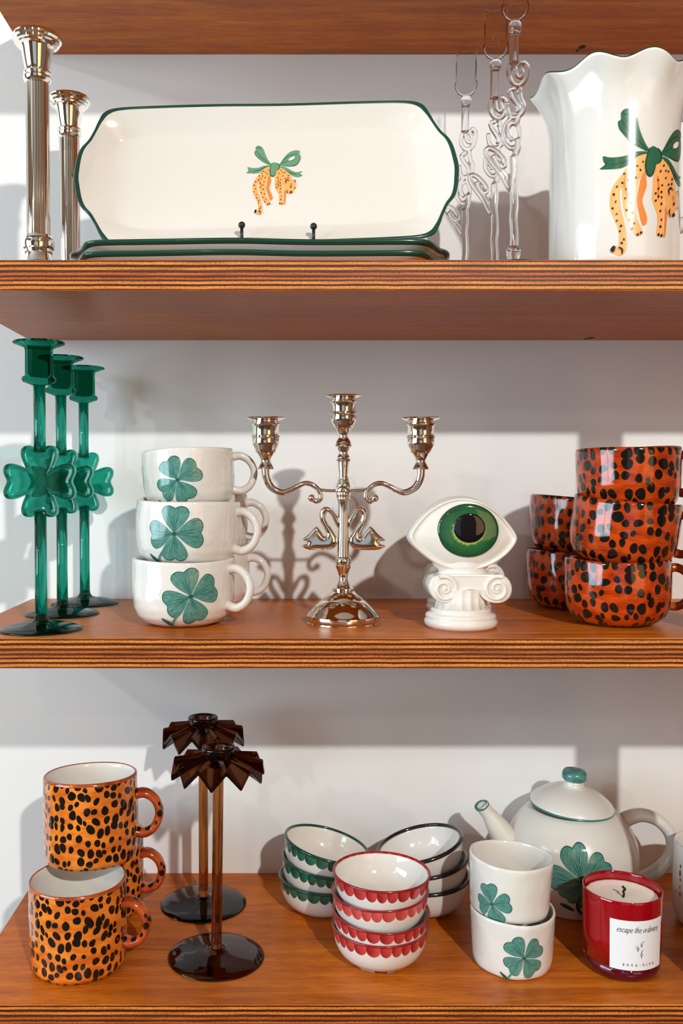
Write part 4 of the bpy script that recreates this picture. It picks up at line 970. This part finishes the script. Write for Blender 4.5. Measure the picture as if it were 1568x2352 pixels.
# serif lettering drawn stroke by stroke: letters on a unit x-height, thick stems and thin joins
GL_ = {
 'e': (.62, [([(.06, .52), (.56, .56), (.52, .88), (.32, 1.0), (.12, .82), (.05, .45), (.15, .1), (.36, 0), (.58, .18)], .13)]),
 's': (.5, [([(.42, .82), (.28, 1.0), (.1, .85), (.18, .6), (.36, .38), (.34, .1), (.16, 0), (.02, .2)], .13)]),
 'c': (.55, [([(.5, .8), (.34, 1.0), (.12, .82), (.05, .45), (.15, .1), (.33, 0), (.5, .16)], .13)]),
 'a': (.66, [([(.5, .85), (.3, 1.0), (.1, .75), (.05, .35), (.15, 0), (.32, .1), (.5, .55)], .12), ([(.54, 1.0), (.48, .4), (.5, .05), (.64, .12)], .15)]),
 'p': (.68, [([(.1, 1.0), (.14, .6), (.06, -.5)], .15), ([(.12, .6), (.3, .97), (.52, .9), (.6, .55), (.45, .08), (.25, 0), (.12, .2)], .12), ([(-.06, -.52), (.2, -.52)], .06)]),
 't': (.4, [([(.2, 1.4), (.12, .5), (.12, .08), (.3, .05)], .15), ([(0, 1.0), (.36, 1.0)], .07)]),
 'h': (.7, [([(.14, 1.7), (.1, .8), (.04, 0)], .15), ([(.08, .5), (.25, .9), (.42, 1.0), (.52, .8), (.48, .2), (.64, .05)], .13)]),
 'o': (.62, [([(.3, 1.0), (.1, .8), (.05, .4), (.18, .02), (.38, .08), (.54, .45), (.5, .85), (.3, 1.0)], .12)]),
 'r': (.48, [([(.14, 1.0), (.12, .5), (.06, 0)], .15), ([(.1, .5), (.25, .9), (.44, .95)], .12)]),
 'd': (.7, [([(.5, .85), (.3, 1.0), (.1, .75), (.05, .35), (.15, 0), (.32, .1), (.5, .55)], .12), ([(.6, 1.7), (.52, .8), (.5, .05), (.66, .12)], .15)]),
 'i': (.32, [([(.14, 1.0), (.1, .4), (.12, .05), (.26, .1)], .15), ([(.16, 1.4), (.2, 1.46)], .17)]),
 'n': (.7, [([(.12, 1.0), (.1, .5), (.05, 0)], .15), ([(.08, .5), (.25, .9), (.42, 1.0), (.52, .8), (.48, .2), (.64, .05)], .13)]),
 'y': (.62, [([(.05, .95), (.14, .9), (.2, .4), (.24, .02)], .14), ([(.55, 1.0), (.42, .4), (.2, -.3), (.02, -.5)], .1)]),
 ' ': (.34, []), '.': (.42, [([(.08, .5), (.34, .5)], .28)])}
def letters(txt, xh, a0, zb, gap, shear, name):
    pp = Paint(lambda a, b_, off: cyl(a + b_ * shear, zb + b_, .0002 + off), .01)
    wtot = sum(GL_[ch][0] for ch in txt) * xh + gap * (len(txt) - 1); x = a0 - wtot / 2
    for ch in txt:
        w_, sts = GL_[ch]
        for pts, sw_ in sts:
            pp.lay = 0; pp.stroke([(x + q[0] * xh, q[1] * xh) for q in pts], sw_ * xh * 1.0, 'print', 4, taper=False)
        x += w_ * xh + gap
    return pp.build(name, lab)
letters('escape the ordinary', .0036, -.0005, .0540, .0004, .22, 'printed_words')
letters('anna.nina', .0024, 0, .0195, .0026, 0, 'printed_name')
pp = Paint(lambda a, b_, off: cyl(a, .0365 + b_, .0002 + off), .01)
def star(x, y, w_, h_, line=True):
    o_ = []
    for i in range(4):
        a = pi / 2 * i; a2 = a + pi / 4
        o_.append(Vector((x + w_ * cos(a), y + h_ * sin(a)))); o_.append(Vector((x + .28 * w_ * cos(a2), y + .28 * h_ * sin(a2))))
    if line:
        for i in range(8): pp.lay = 0; pp.stroke([o_[i], o_[(i + 1) % 8]], .00038, 'print', taper=False)
    else: pp.poly(o_, 'print')
star(-.0022, .0010, .0019, .0029); star(.0016, .0048, .0014, .0027); star(.0018, -.0052, .0016, .0036)
for x, y, q in ((-.0045, .0035, .0007), (.0036, .0080, .0009), (.0024, -.0010, .0008), (-.0042, .0062, .0003), (.0042, .0004, .0003), (-.0012, -.0062, .0003)): star(x, y, q, q * 1.5, False)
pp.build('printed_stars', lab)

# ------------------------------------------------------------------ mug at the right edge
p = at(1643, 2000, 1.03); r = thing('white_mug', 'white mug with faded red marks, cut off by the right edge', 'mug', (p.x, p.y, Z_LOW))
WP = [(0, .001), (.030, .001), (.036, .001), (.042, .006), (.0452, .016), (.0460, .03), (.0450, .07), (.0443, .092), (.0436, .0950), (.0424, .0945), (.0418, .090), (.042, .03), (.038, .01), (0, .006)]
link('body', fix(lathe(bmesh.new(), WP, 96)), M['satin'], r)
pp = Paint(on_lathe(prof_r(WP[1:8]), radians(-90 - 78), .06, .045), .003)
for x, y, a_, b_ in ((0, .012, .0010, .0022), (-.0005, .004, .0014, .004), (.0004, -.003, .001, .002), (0, -.012, .0008, .002), (.0006, -.02, .0008, .003), (.006, .008, .001, .005)): pp.dot((x, y), a_, b_, 'redmark')
pp.build('painted_marks', r)
h = cup_handle(r, M['satin'], .044, .075, .03, .026, .0055)
